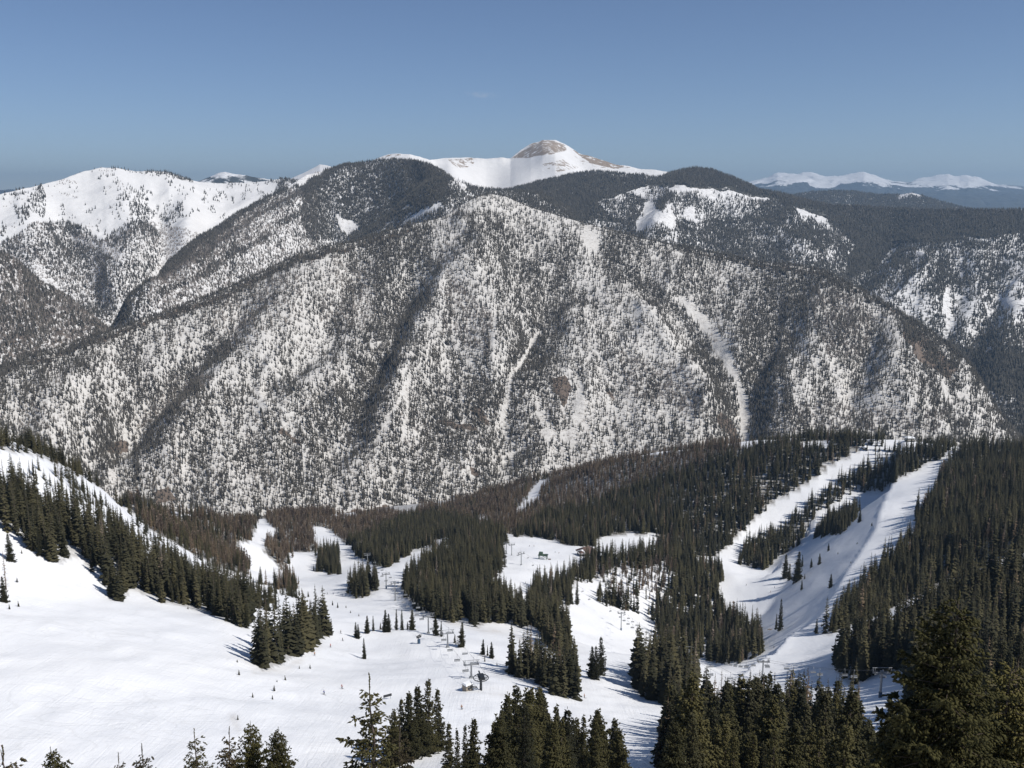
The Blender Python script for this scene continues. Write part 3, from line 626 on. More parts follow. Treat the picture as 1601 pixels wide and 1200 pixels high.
def crown_fine(name, H, R, mat, seed, whorls=34, per=8, step=.16, tuft=.2, rad=.05, low=.03, power=.8, sparse=0., tipgap=.35, up=.28):
    """boughs with side branchlets, each hung with small ragged tufts of needles: for the trees close to the camera"""
    g = np.random.default_rng(seed)
    lop = g.uniform(0, 6.28); C = []; D = []; Ls = []
    limbs = MB()
    for i in range(whorls):
        q = i / whorls; z = H * (low + (1 - low - tipgap / H) * q ** .95)
        rr = (R * (1 - q) ** power + .10) * g.uniform(.74, 1.16)
        m = max(4, int(per * (1 - .4 * q)))
        for k in range(m):
            if g.random() < sparse: continue
            a = 6.283 * k / m + i * 2.1 + g.normal(0, .28); L = rr * g.uniform(.55, 1.22) * (1 + .15 * math.cos(a - lop))
            d = np.array([math.cos(a), math.sin(a), 0]); s = np.array([-d[1], d[0], 0]); zz = z + g.normal(0, .012 * H)
            dr = g.uniform(.15, .55) * (1 - .9 * q) - up * q
            n = max(2, int(L / step)); x = np.clip((np.arange(n) + g.random(n)) / n, 0, 1)
            sp = d[None] * (L * x)[:, None] + np.array([0, 0, 1.])[None] * (zz - L * dr * x + .25 * L * x ** 3)[:, None]
            limbs.tube((0, 0, zz), d * L * .75 + np.array([0, 0, zz - L * dr * .75 + .09 * L]), .006 + .011 * L, .006, 3, False)
            for sgn in (-1, 1):
                ang = g.uniform(.5, 1.15, n) * sgn
                dd = d[None] * np.cos(ang)[:, None] + s[None] * np.sin(ang)[:, None]; dd[:, 2] += g.normal(-.22, .2, n)
                l2 = (.12 + .42 * L * (1 - .75 * x)) * g.uniform(.5, 1.2, n)
                mm = max(1, int(l2.max() / (tuft * .62)))
                for t in range(mm):
                    f = (t + .15) / mm
                    C.append(sp + dd * (l2 * f)[:, None] - np.array([0, 0, .12])[None] * (l2 * f * f)[:, None]); e = dd + g.normal(0, .38, (n, 3)); e[:, 2] -= .12; D.append(e); Ls.append(tuft * g.uniform(.7, 1.45, n))
            C.append(sp); D.append(np.repeat(d[None], n, 0) + g.normal(0, .3, (n, 3))); Ls.append(tuft * g.uniform(.8, 1.5, n))
    for z in np.arange(H - tipgap * 1.1, H, .09):
        C.append(np.array([[0, 0, z]])); D.append(np.array([[g.normal(0, .12), g.normal(0, .12), 1.]])); Ls.append(np.array([min(.2, tuft)]))
    C, D, Ls = map(np.concatenate, (C, D, Ls)); n = len(C)
    D /= np.linalg.norm(D, axis=1, keepdims=True) + 1e-9
    a = np.cross(D, np.array([.3, .2, 1.])); a /= np.linalg.norm(a, axis=1, keepdims=True) + 1e-9; b = np.cross(D, a)
    th = g.random((n, 1)) * 6.28 + np.arange(3)[None] * 2.094
    r = rad * (Ls / tuft)[:, None] * g.uniform(.6, 1.4, (n, 3))
    ring = C[:, None] + D[:, None] * (Ls[:, None] * g.uniform(.3, .55, (n, 3)))[..., None] + (a[:, None] * np.cos(th)[..., None] + b[:, None] * np.sin(th)[..., None]) * r[..., None]
    V = np.concatenate([C[:, None], ring, (C + D * Ls[:, None])[:, None]], 1)
    f = np.array([(0, 2, 1), (0, 3, 2), (0, 1, 3), (1, 2, 4), (2, 3, 4), (3, 1, 4)])
    Fc = (np.arange(n)[:, None, None] * 5 + f[None]).reshape(-1, 3)
    return mesh_np(name, V.reshape(-1, 3), Fc, [mat], smooth=False), limbs

BARK = flat_mat('conifer_bark', (.10, .075, .058), .9, 0, .35, 6)
GREYBARK = flat_mat('dead_wood', (.17, .14, .12), .9, 0, .3, 6)
NEEDLE = foliage_mat('spruce_needles', [(.020, .021, .013), (.046, .044, .025), (.088, .078, .040)], .7)
NEEDLE_NEAR = foliage_mat('near_spruce_needles', [(.026, .026, .013), (.052, .049, .022), (.090, .080, .033)], 1.2)
NEEDLE_DEEP = foliage_mat('deep_spruce_needles', [(.021, .022, .013), (.038, .038, .021), (.062, .057, .029)], .9)
NEEDLE_GOLD = foliage_mat('golden_spruce_needles', [(.035, .033, .013), (.080, .073, .026), (.145, .122, .042)], .9)
NEEDLE_RUST = foliage_mat('rust_tinged_needles', [(.036, .030, .018), (.066, .054, .028), (.11, .082, .042)], 1.2)
NEEDLE_BROWN = foliage_mat('rusty_needles', [(.07, .05, .032), (.125, .092, .06), (.175, .13, .085)], .8)
TWIG = foliage_mat('bare_tree_twigs', [(.15, .11, .08), (.22, .17, .13), (.29, .24, .19)], .8)

def twig_crown(name, H, mat, seed):
    """leafless aspen: fine upright twigs"""
    g = np.random.default_rng(seed); t = TB()
    for i in range(150):
        q = g.uniform(.22, .95); z = q * H; a = g.uniform(0, 6.28); L = H * .16 * (1.15 - q) * g.uniform(.6, 1.3) + .3
        d = np.array([math.cos(a), math.sin(a), g.uniform(.6, 1.8)]); d /= np.linalg.norm(d)
        s = np.array([-math.sin(a), math.cos(a), 0]); w = .09
        p = np.array([0, 0, z]); e = p + d * L * 1.3
        t.add([p + s * .03, p + s * -.03, p + d * L * .6 + s * w * 1.6, e, p + d * L * .55 - s * w * 1.6 + (0, 0, .2)], [(0, 2, 3), (0, 3, 1), (1, 3, 4)])
    return t.mesh(name, [mat])

PROTO = {}                                        # variant -> (trunk mesh, crown mesh, height)
_g = np.random.default_rng(5)
for i, (H, R, nl, per, sp, pw) in enumerate([(20, 2.5, 28, 7, 0, .8), (20, 2.0, 30, 6, .03, .9), (20, 2.9, 26, 8, 0, .75), (20, 1.7, 30, 6, .05, .7), (20, 2.3, 26, 7, .15, .85), (20, 2.2, 24, 6, .08, .65)]):
    PROTO['mid', i] = (trunk_mesh('trunk', H, .26, BARK, _g), crown_mid('crown', H, R, NEEDLE, 40 + i, nl, per, sp, .05, pw), H)
for i in range(2):
    PROTO['brown', i] = (trunk_mesh('trunk', 18, .22, GREYBARK, _g), crown_mid('crown', 18, 1.7, NEEDLE_BROWN, 60 + i, 24, 6, .2, .1, .8), 18)
    PROTO['bare', i] = (trunk_mesh('trunk', 14, .15, GREYBARK, _g), twig_crown('crown', 14, TWIG, 70 + i), 14)
PROTO['dead', 0] = (trunk_mesh('trunk', 18, .22, GREYBARK, _g, 90), crown_mid('crown', 18, 1.0, TWIG, 80, 20, 5, .5, .2, .7), 18)

def fine(i, H, R, seed, mat=None, **kw):
    c, l = crown_fine('crown', H, R, mat or NEEDLE_NEAR, seed, **kw)
    b = MB(); n = 7; p = np.zeros(3); r = .012 * H + .02; g = np.random.default_rng(seed); hh = H * .985
    for k in range(n):
        q = np.array([g.normal(0, .004 * hh), g.normal(0, .004 * hh), (k + 1) * hh / n])
        b.tube(p, q, r * (1 - k / n) ** .9 + .01, r * (1 - (k + 1) / n) ** .9 + .01, 7, False); p = q
    b.add(l.v, l.f)                                    # the limbs grow out of the trunk
    PROTO['fine', i] = (b.mesh('trunk', BARK), c, H)
fine(0, 8.0, 1.5, 3, whorls=26, per=7, step=.13, tuft=.16, rad=.036, power=.62, sparse=.14, tipgap=.5)         # young open tree by the camera
fine(1, 12.0, 3.0, 4, NEEDLE_GOLD, whorls=40, per=9, step=.17, tuft=.2, rad=.05, power=.58, sparse=.06)        # broad dense one
fine(2, 18.0, 2.6, 6, whorls=46, per=8, step=.32, tuft=.42, rad=.13, power=.72, sparse=.03)                   # tall slope trees
fine(3, 18.0, 2.1, 8, whorls=46, per=7, step=.32, tuft=.40, rad=.12, power=.8, sparse=.1)
fine(4, 18.0, 3.1, 9, whorls=44, per=9, step=.34, tuft=.42, rad=.13, power=.62, sparse=.04)
fine(5, 9.0, 1.8, 12, NEEDLE_RUST, whorls=24, per=7, step=.17, tuft=.2, rad=.05, power=.6, sparse=.24, tipgap=.7)
fine(6, 18.0, 2.5, 15, NEEDLE_DEEP, whorls=46, per=8, step=.32, tuft=.42, rad=.13, power=.75, sparse=.05)
fine(7, 18.0, 2.2, 17, NEEDLE_DEEP, whorls=44, per=7, step=.32, tuft=.40, rad=.12, power=.7, sparse=.12)

# ------------------------------------------------------------------ where the woods stand: (polygon of trunk feet in the photo, density, mean height, rusty share, bare share)
WOODS = [
 ('belt', [(-40,745),(0,752),(40,775),(80,803),(120,818),(160,838),(200,852),(240,874),(280,900),(330,930),(392,972),(385,984),(320,957),(250,940),(205,920),(190,942),(172,938),(158,892),(140,895),(125,868),(95,880),(60,868),(20,835),(-40,810)], .88, 20, 0, 0),
 ('crest', [(-60,672),(0,690),(60,699),(110,722),(160,752),(200,788),(196,800),(150,764),(100,730),(40,712),(-60,700)], .95, 13, 0, 0),
 ('patch', [(255,905),(330,918),(420,940),(440,955),(400,960),(330,945)], .22, 15, 0, 0),
 ('patch', [(40,722),(110,745),(150,775),(200,820),(235,860),(215,860),(150,815),(90,775),(30,745)], .75, 10, 0, 0),
 ('patch', [(240,850),(300,890),(380,925),(440,944),(380,935),(300,912),(250,890)], .7, 10, 0, 0),
 ('patch', [(200,800),(250,850),(275,880),(255,875),(215,840)], .2, 12, 0, 0),
 ('valley', [(185,780),(240,800),(300,808),(360,806),(403,806),(398,835),(376,860),(392,893),(440,903),(468,915),(462,926),(400,908),(340,886),(285,856),(235,828)], .95, 16, .38, .18),
 ('hedge', [(300,868),(400,912),(460,930),(470,938),(400,922),(320,886)], .45, 10, 0, 0),
 ('valley', [(650,800),(660,792),(700,784),(765,776),(800,770),(790,790),(730,815),(690,806),(640,808)], .95, 15, .6, .25),
 ('valley', [(409,800),(440,792),(490,796),(545,812),(560,806),(590,800),(640,806),(640,812),(590,835),(545,850),(533,846),(520,832),(495,828),(500,860),(490,868),(460,866),(440,898),(412,862),(424,832)], .95, 15, .62, .3),
 ('valley', [(462,893),(500,868),(530,850),(545,870),(535,897),(500,893)], .9, 18, .05, .0),
 ('hill', [(545,850),(590,835),(640,810),(690,806),(725,818),(786,836),(790,850),(760,862),(700,852),(640,864),(605,886),(582,880),(560,870)], 1, 19, .03, 0),
 ('wood', [(627,926),(640,895),(690,866),(760,862),(787,852),(786,893),(768,906),(766,918),(790,938),(815,960),(822,986),(805,980),(785,973),(762,974),(745,982),(725,964),(700,974),(672,962),(650,952)], .86, 20, .02, 0),
 ('clump', [(538,926),(560,936),(576,931),(594,919),(590,908),(552,916)], 1, 21, 0, 0),
 ('clump', [(398,1036),(410,1048),(440,1039),(470,1021),(500,1001),(513,993),(500,985),(462,998),(425,1016)], 1, 24, 0, 0),
 ('strip', [(820,972),(846,987),(852,1002),(866,1022),(890,1026),(895,1014),(876,986),(862,962),(830,948)], .95, 22, .02, 0),
 ('clump', [(784,1046),(800,1057),(820,1062),(850,1074),(882,1092),(907,1091),(902,1068),(862,1052),(802,1040)], .95, 19, .04, 0),
 ('wood', [(828,926),(850,942),(866,947),(890,949),(892,925),(905,908),(925,908),(960,893),(978,884),(950,872),(915,880),(890,900),(865,915),(836,915)], .9, 20, .03, 0),
 ('wood', [(931,936),(950,947),(976,957),(1010,962),(1030,972),(1020,955),(985,948),(950,930),(936,925)], .75, 21, .05, .1),
 ('aspens', [(930,900),(1040,880),(1060,905),(1020,945),(960,925)], .5, 15, .2, .5),
 ('wood', [(1012,962),(1026,982),(1032,1002),(1062,1014),(1104,1032),(1150,1041),(1192,1022),(1187,992),(1135,962),(1117,934),(1132,906),(1127,892),(1112,882),(1000,862),(960,882),(985,895),(1040,880),(1060,905),(1030,945)], .78, 21, .03, .02),
 ('fringe', [(1062,1118),(1110,1128),(1160,1150),(1230,1140),(1340,1142),(1345,1240),(1020,1240),(1035,1150)], 1, 19, .05, .01),
 ('clump', [(987,1077),(1002,1090),(1042,1102),(1064,1112),(1094,1086),(1085,1055),(1040,1042),(1005,1050)], 1, 23, .06, .02),
 ('knoll', [(690,800),(730,782),(790,760),(850,744),(905,734),(1000,714),(1130,694),(1180,700),(1100,730),(1000,760),(900,800),(860,806),(800,835),(760,830)], .95, 15, .6, .22),
 ('knoll', [(800,838),(842,840),(870,844),(882,852),(930,852),(938,840),(990,834),(1022,838),(1030,872),(1112,870),(1122,866),(1152,840),(1202,790),(1262,755),(1302,725),(1342,705),(1350,688),(1300,682),(1180,696),(1100,730),(1000,760),(900,800),(860,806)], 1, 19, .06, .02),
 ('knoll', [(1352,685),(1380,684),(1384,700),(1396,703),(1398,686),(1412,686),(1440,690),(1480,692),(1500,700),(1482,712),(1462,700),(1440,712),(1400,718),(1376,728),(1345,742),(1345,735),(1368,712),(1345,705)], .45, 17, 0, 0),
 ('strip', [(1156,883),(1200,890),(1212,876),(1256,842),(1276,802),(1292,797),(1322,772),(1386,766),(1402,752),(1432,736),(1467,716),(1482,702),(1470,700),(1400,717),(1372,727),(1342,742),(1302,757),(1262,792),(1232,817),(1202,832),(1162,862)], 1, 19, .02, 0),
 ('strip', [(1271,842),(1282,840),(1312,837),(1327,822),(1342,802),(1302,802)], .95, 19, 0, 0),
 ('right', [(1486,718),(1472,742),(1462,767),(1452,792),(1432,812),(1416,838),(1402,860),(1376,888),(1362,905),(1342,925),(1332,945),(1322,960),(1310,972),(1282,992),(1296,993),(1366,966),(1442,932),(1542,882),(1640,850),(1700,700),(1601,698),(1503,702)], .86, 21, .03, .01),
 ('right', [(1302,1042),(1332,1012),(1382,1000),(1422,977),(1480,945),(1601,895),(1760,850),(1760,1240),(1430,1240),(1420,1050),(1395,1045),(1360,1052),(1330,1075)], .9, 22, .03, 0),
]
CLEAR = [[(373,849),(403,845),(404,806),(426,822),(432,834),(410,860),(434,882),(446,905),(438,914),(392,908)], [(488,822),(512,826),(535,843),(535,868),(505,860),(490,842)], [(452,862),(494,864),(497,882),(484,903),(460,905)], [(527,862),(545,852),(560,882),(600,892),(640,868),(650,874),(627,897),(622,920),(598,905),(560,905),(532,900)], [(130,745),(165,768),(205,803),(240,838),(285,890),(300,920),(270,908),(232,884),(200,858),(150,826),(110,790)], [(285,886),(330,905),(400,930),(450,944),(440,952),(390,945),(320,925),(280,905)], [(0,704),(60,714),(110,738),(140,765),(150,812),(110,800),(70,775),(30,752),(-30,745)], [(1490,912),(1535,885),(1545,892),(1500,925)], [(1340,985),(1372,962),(1440,930),(1490,902),(1494,912),(1450,942),(1378,978),(1350,995)], [(645,889),(680,889),(682,899),(648,899)], [(672,848),(702,838),(704,848),(680,856)], [(800,806),(826,772),(842,750),(864,748),(850,760),(838,785),(815,802)],
         [(1345,1100),(1352,1060),(1400,1050),(1402,1110)], [(925,858),(960,842),(1026,832),(1030,852),(970,868)], [(735,812),(760,806),(764,816),(740,820)], [(1246,690),(1300,688),(1302,700),(1246,698)], [(1536,690),(1590,688),(1596,706),(1540,706)], [(1400,680),(1446,680),(1446,700),(1404,700)]]
_k = 0
xs = np.arange(-1000, 1000, 4.3); ys = np.arange(120, 1760, 3.75)
QX, QY = np.meshgrid(xs, ys); QX = QX + (np.arange(len(ys)) % 2)[:, None] * 2.15
QX = (QX + NR.uniform(-2.3, 2.3, QX.shape)).ravel(); QY = (QY + NR.uniform(-2.3, 2.3, QY.shape)).ravel()
_m = np.abs(np.arctan2(QX, QY)) < math.radians(33); QX, QY = QX[_m], QY[_m]
QZ = ground(QX, QY); QU, QV = project(np.c_[QX, QY, QZ])
QU = QU + (fbm(QX / 14, QY / 14, 90, 2) - .5) * 14; QV2 = QV + (fbm(QX / 14, QY / 14, 92, 2) - .5) * 9
qr = np.hypot(QX, QY)
# hidden ground must not borrow a wood that belongs to something in front of it
H0 = hit(QU, np.clip(QV, 0, 1300)); vis = np.abs(np.hypot(H0[:, 0], H0[:, 1]) - qr) < .10 * qr + 15
kind = np.full(len(QX), -1)
thin = np.clip(1.15 - qr / 2600, .5, 1)
for i, (nm, poly, dens, hh, ru, ba) in enumerate(WOODS):
    m = inpoly(QU, QV2, poly) & (kind < 0) & (vis | (nm in ('right', 'crest', 'valley', 'knoll')))
    kind[m & (NR.random(len(QX)) < dens * thin)] = i
_pt = np.array([w[0] == 'patch' for w in WOODS] + [False])
for c in CLEAR: kind[inpoly(QU, QV, c) & ~_pt[kind] & (NR.random(len(QX)) < (.93 if c[0][0] < 290 else 1))] = -1
sel = kind >= 0
TP = np.c_[QX, QY, QZ][sel]; TK = kind[sel]
TH = np.array([w[3] for w in WOODS])[TK] * NR.uniform(.45, 1.2, len(TK)) * (.82 + .36 * fbm(TP[:, 0] / 40, TP[:, 1] / 40, 77, 2))
_ru = np.array([w[4] for w in WOODS])[TK]; _ba = np.array([w[5] for w in WOODS])[TK]; q = NR.random(len(TK))
TV = NR.integers(0, 6, len(TK))                        # 0-5 spruce, 6-7 rusty, 8-9 bare, 10 dead
TV = np.where(q < _ru, 6 + NR.integers(0, 2, len(TK)), TV); TV = np.where((q >= _ru) & (q < _ru + _ba), 8 + NR.integers(0, 2, len(TK)), TV)
TV = np.where(NR.random(len(TK)) < .012, 10, TV)
VAR = [('mid', i) for i in range(6)] + [('brown', 0), ('brown', 1), ('bare', 0), ('bare', 1), ('dead', 0)]
# ================================================================== ski area ground
SNOW = snow_mat()
_GU, _GV = project(np.stack([GX, GY, GZ], -1))
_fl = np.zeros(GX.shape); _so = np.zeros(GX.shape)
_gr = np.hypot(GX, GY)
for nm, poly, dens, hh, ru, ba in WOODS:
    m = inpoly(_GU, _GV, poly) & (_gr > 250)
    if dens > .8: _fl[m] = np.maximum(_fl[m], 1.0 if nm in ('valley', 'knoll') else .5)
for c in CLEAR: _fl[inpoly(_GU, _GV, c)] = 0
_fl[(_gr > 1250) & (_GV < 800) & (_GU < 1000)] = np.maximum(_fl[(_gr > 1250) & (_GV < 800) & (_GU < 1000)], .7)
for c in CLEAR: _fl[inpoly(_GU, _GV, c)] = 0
_so[inpoly(_GU, _GV, [(535,812),(560,798),(600,792),(640,800),(655,808),(610,808),(570,812)]) & (_gr > 1300)] = 1
_di = np.zeros(GX.shape)
for w, ln in ((5, [(700,972),(760,985),(800,990),(850,1020)]), (5, [(398,1050),(450,1045),(500,1008)]), (7, [(365,1120),(372,1140)]), (4, [(1225,880),(1262,838)]), (7,[(770,1080),(800,1085)])):
    d, _ = dline(_GU, _GV, ln); _di = np.maximum(_di, .35 * np.exp(-(d / w) ** 2) * (_gr > 180))
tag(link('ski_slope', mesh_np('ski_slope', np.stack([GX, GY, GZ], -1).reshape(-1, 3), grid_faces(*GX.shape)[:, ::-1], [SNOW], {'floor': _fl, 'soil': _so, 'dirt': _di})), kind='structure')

# ================================================================== individual trees
def ordinal(i): return ['first','second','third','fourth','fifth','sixth','seventh','eighth','ninth','tenth','eleventh','twelfth','thirteenth','fourteenth','fifteenth','sixteenth','seventeenth','eighteenth','nineteenth','twentieth'][i]
def put_tree(var, x, y, H, label, group, name='spruce_tree', cat='tree', wide=1.0, rz=None, lean=0.):
    pr = PROTO[var]; z = float(ground(x, y)) - .25
    o = empty(name, (x, y, z)); s = H / pr[2]
    o.scale = (s * wide, s * wide, s); o.rotation_euler = (rnd.gauss(0, .015) + lean, rnd.gauss(0, .015), rnd.uniform(0, 6.28) if rz is None else rz)
    tag(o, label, cat, group)
    link('trunk', pr[0], o); link('crown', pr[1], o)
    return o
def tip_height(x, y, vt):
    """height a tree at (x, y) needs for its top to reach photo row vt"""
    lo, hi = .5, 60.; z = float(ground(x, y))
    for _ in range(40):
        m = (lo + hi) / 2; v = project(np.array([x, y, z + m]))[1]
        lo, hi = (m, hi) if v > vt else (lo, m)
    return lo
NEAR = [  # tip u, tip v, distance, variant, width factor, label
 (578,1043,27,('fine',0),1.0,'young olive green spruce with a long bare leader, nearest tree in the middle'),
 (622,1120,30,('fine',5),.9,'olive spruce top tucked behind the young spruce with the bare leader'),
 (2,1158,52,('fine',5),1.2,'rust tinged conifer top cut off by the bottom left corner'),
 (78,1165,70,('fine',1),.8,'small dense conifer top poking up alone near the bottom left corner'),
 (184,1176,75,('fine',5),.75,'thin scraggly conifer tip beside the dead topped tree on the bowl'),
 (218,1158,72,('fine',5),.9,'bushy conifer with a thin dead top above the snow bowl'),
 (303,1137,66,('fine',0),1.0,'pointed conifer with separate tiers of boughs against the white bowl'),
 (352,1134,68,('fine',5),1.0,'narrow leaning conifer left of the broad pair over the bowl'),
 (390,1124,64,('fine',1),.75,'taller tree of the broad touching pair over the snow bowl'),
 (433,1133,62,('fine',1),.85,'wider tree of the broad touching pair over the snow bowl'),
 (1492,918,38,('fine',1),.98,'large golden green spruce with heavy boughs, biggest tree at bottom right'),
 (1583,1025,44,('fine',1),1.0,'dark spruce at the right edge beside the large golden green spruce'),
 (1440,1075,60,('fine',4),.8,'olive spruce leaning into the near side of the large golden green spruce'),
 (1085,1048,95,('fine',4),1.0,'broad bright green spruce rising highest in the thicket below the trail'),
 (1330,1070,110,('fine',4),.9,'bushy spruce standing just left of the shaded pylon'),
 (1395,1095,120,('fine',2),.8,'thin spruce standing just right of the shaded pylon'),
]
taken = []
for u, v, r, var, wd, lab in NEAR:
    az, _ = ray(u, v); x, y = r * math.sin(az), r * math.cos(az); H = tip_height(x, y, v)
    put_tree(var, x, y, H, lab, 'large trees close to the viewer', wide=wd * (1.0 if H < 14 else 1.0)); taken.append((x, y))
nind = len(NEAR)

SINGLE = [ # foot u, foot v, height in photo pixels, variant, label
 (570,1030,34,2,'lone slim spruce standing out on the open piste with its shadow beside it'),
 (557,996,25,1,'left trunk of the small spruce pair above the lone piste tree'), (560,998,24,3,'right trunk of the small spruce pair above the lone piste tree'),
 (574,990,29,2,'first spruce of the spaced row along the crest of the piste'), (584,986,25,1,'second, slimmer spruce of the row along the piste crest'), (595,984,12,3,'tiny spruce between taller ones on the piste crest'),
 (602,988,36,2,'tallest spruce of the twin in the row on the piste crest'), (608,988,30,0,'shorter spruce of the twin in the row on the piste crest'), (620,985,34,1,'spruce just left of the sharp spired one on the piste crest'), (629,985,34,3,'sharp spired spruce in the row on the piste crest'),
 (637,984,14,1,'stunted spruce beside the last tree of the piste crest row'), (645,985,34,2,'last and broadest spruce of the row on the piste crest'), (681,993,34,0,'broad spruce between two lift pylons at the crest edge'), (690,995,26,3,'thin spruce at the foot of the pylon on the crest edge'),
 (722,1011,40,2,'solitary pointed spruce right of the crest pylon'), (711,1005,15,1,'sapling spruce left of the solitary pointed spruce'), (755,1023,25,2,'first of three little spruces on the edge right of the lift'), (762,1025,18,3,'middle and thinnest of three little spruces right of the lift'), (769,1029,27,2,'third of three little spruces on the edge right of the lift'),
 (407,947,38,2,'spruce alone on the snow shoulder left of the piste basin'), (385,981,38,1,'last spruce standing clear at the lower end of the slope wood'), (518,993,28,3,'thin almost bare spruce beyond the end of the big clump'), (396,938,22,0,'short spruce beside the lone tree on the snow shoulder'),
 (926,1059,50,2,'left spruce of the tight trio alone on the narrow run'), (931,1062,54,3,'middle spruce of the tight trio alone on the narrow run'), (939,1055,62,1,'right and tallest spruce of the tight trio on the narrow run'),
 (902,945,42,3,'very thin bare stemmed spruce standing by itself on the middle run'), (1219,986,52,3,'tall thin spruce alone on the white run beside a fallen log'), (1213,984,26,1,'short companion of the tall thin spruce on the white run'),
 (1227,903,38,2,'left spruce of the little group on the shaded bank'), (1234,907,27,1,'small middle spruce of the group on the shaded bank'), (1246,908,48,2,'tallest spruce of the group on the shaded bank'), (1254,886,20,3,'thin spruce above the group on the shaded bank'),
 (1268,887,15,2,'lower spruce of two dotted on the shaded bank'), (1281,882,18,2,'upper spruce of two dotted on the shaded bank'), (1295,861,13,0,'bent little spruce high on the shaded bank'), (1344,816,20,0,'bushy spruce alone at the top of the shaded bank'), (1299,918,22,2,'dark spruce on the rim where the shaded bank meets the run'), (1253,922,16,3,'spindly spruce at the foot of the shaded bank'), (1258,905,9,1,'sapling beside the tallest spruce of the shaded bank'),
 (1276,990,24,1,'small spruce in front of the wood at the run bend'), (8,941,42,0,'leafy leaning conifer at the left edge of the bowl'), (16,876,44,2,'bushy conifer standing apart on the bowl near the left edge'), (10,922,62,10,'dead bleached conifer stem at the left edge of the bowl'), (62,868,46,3,'sparse pale conifer below the wood on the bowl'), (163,915,20,1,'stumpy tree just off the wood on the bowl'),
 (645,1186,110,('fine',2),'dark spruce leading the group under the lift station'), (630,1182,92,('fine',3),'second spruce of the group under the lift station, rounder topped'), (656,1180,112,('fine',2),'tall ragged spruce in the middle of the group under the lift station'), (669,1176,116,('fine',3),'tallest spruce of the group under the lift station'), (688,1172,98,('fine',3),'outermost spruce of the group on the side towards the lift station'), (617,1196,88,('fine',4),'low wide spruce at the back of the group under the lift station'),
 (704,1232,106,('fine',3),'rust tinted spruce spire below the lift station'), (716,1236,100,('fine',3),'thin paired spire next to the rust tinted spruce'), (727,1235,105,('fine',3),'sharp spire in the gap under the lift station'), (740,1226,108,('fine',2),'spire with pointed top casting shade on the gap snow'),
]
for u, v, h, var, lab in SINGLE:
    P = hit(u, v); H = tip_height(P[0], P[1], v - h)
    if not isinstance(var, tuple): var = VAR[10] if var == 10 else ('fine', [6, 7, 6, 7][var])
    put_tree(var, P[0], P[1], H, lab, 'single trees on the ski slopes', wide=1.05 if 'thin' not in lab and 'sharp' not in lab and 'slim' not in lab else .68); taken.append((P[0], P[1]))
nind += len(SINGLE)

# the dark fringe of trees on the steep slope under the viewer
TIPMIN = [(640,1215),(690,1165),(720,1160),(760,1150),(783,1075),(815,1064),(848,1062),(872,1075),(888,1095),(905,1112),(920,1106),(950,1104),(975,1140),(1000,1138),(1012,1200),(1030,1190),(1042,1120),(1060,1085),(1085,1065),(1120,1085),(1150,1095),(1175,1110),(1200,1085),(1240,1070),(1262,1052),(1290,1060),(1320,1080),(1345,1118),(1385,1122),(1402,1098),(1430,1045),(1480,1010),(1640,1000)]
tu, tv = np.array(TIPMIN).T
FR = []
g = np.random.default_rng(77)
tries = 0
while len(FR) < 96 and tries < 20000:
    tries += 1
    u = g.uniform(600, 1630); r = g.uniform(105, 215); az, _ = ray(u, 1120.); x, y = r * math.sin(az), r * math.cos(az)
    H = g.uniform(13, 23); z = float(ground(x, y)); ut, vt = project(np.array([x, y, z + H]))
    lim = np.interp(ut, tu, tv)
    if vt < lim or vt > lim + 45 or vt > 1196: continue
    if any((x - a) ** 2 + (y - b) ** 2 < 12 for a, b in taken): continue
    taken.append((x, y)); FR.append((ut, vt, x, y, H))
tries = 0
while len(FR) < 140 and tries < 20000:
    tries += 1
    u = g.uniform(760, 1630); r = g.uniform(62, 120); az, _ = ray(u, 1120.); x, y = r * math.sin(az), r * math.cos(az)
    H = g.uniform(9, 17); z = float(ground(x, y)); ut, vt = project(np.array([x, y, z + H])); lim = np.interp(ut, tu, tv)
    if vt < lim + 28 or vt > lim + 95 or vt > 1192 or (896 < ut < 1036): continue
    if any((x - a) ** 2 + (y - b) ** 2 < 10 for a, b in taken): continue
    taken.append((x, y)); FR.append((ut, vt, x, y, H))
ZF = [(600,770,'in the low fringe under the lift station'),(770,905,'in the thicket below the lift station'),(905,1030,'in the row at the foot of the narrow run'),(1030,1180,'around the bright green spruce'),(1180,1345,'beside the shaded pylon'),(1345,1700,'around the large golden green spruce')]
def numbered(items, where, kindword, put):
    """items sorted left to right get labels that single each one out"""
    items = sorted(items, key=lambda q: q[0])
    for i, it in enumerate(items):
        if len(items) == 1: lab = f'{kindword} {where}'
        elif i < 20: lab = f'{ordinal(i)} {kindword} from left {where}'
        else: lab = f'{kindword} towards the right end {where}'
        put(it, lab)
for a, b, where in ZF:
    zs = [q for q in FR if a <= q[0] < b]
    for front in (0, 1):
        med = sorted(math.hypot(q[2], q[3]) for q in zs)[len(zs) // 2] if zs else 0
        part = [q for q in zs if (math.hypot(q[2], q[3]) < med) == bool(front)]
        numbered(part, where, 'nearer spruce' if front else 'farther spruce', lambda q, lab: put_tree(('fine', rnd.choice([2, 3, 4, 6, 7, 4])), q[2], q[3], q[4], lab, 'spruces on the steep slope in front', wide=rnd.uniform(.85, 1.15)))
nind += len(FR)

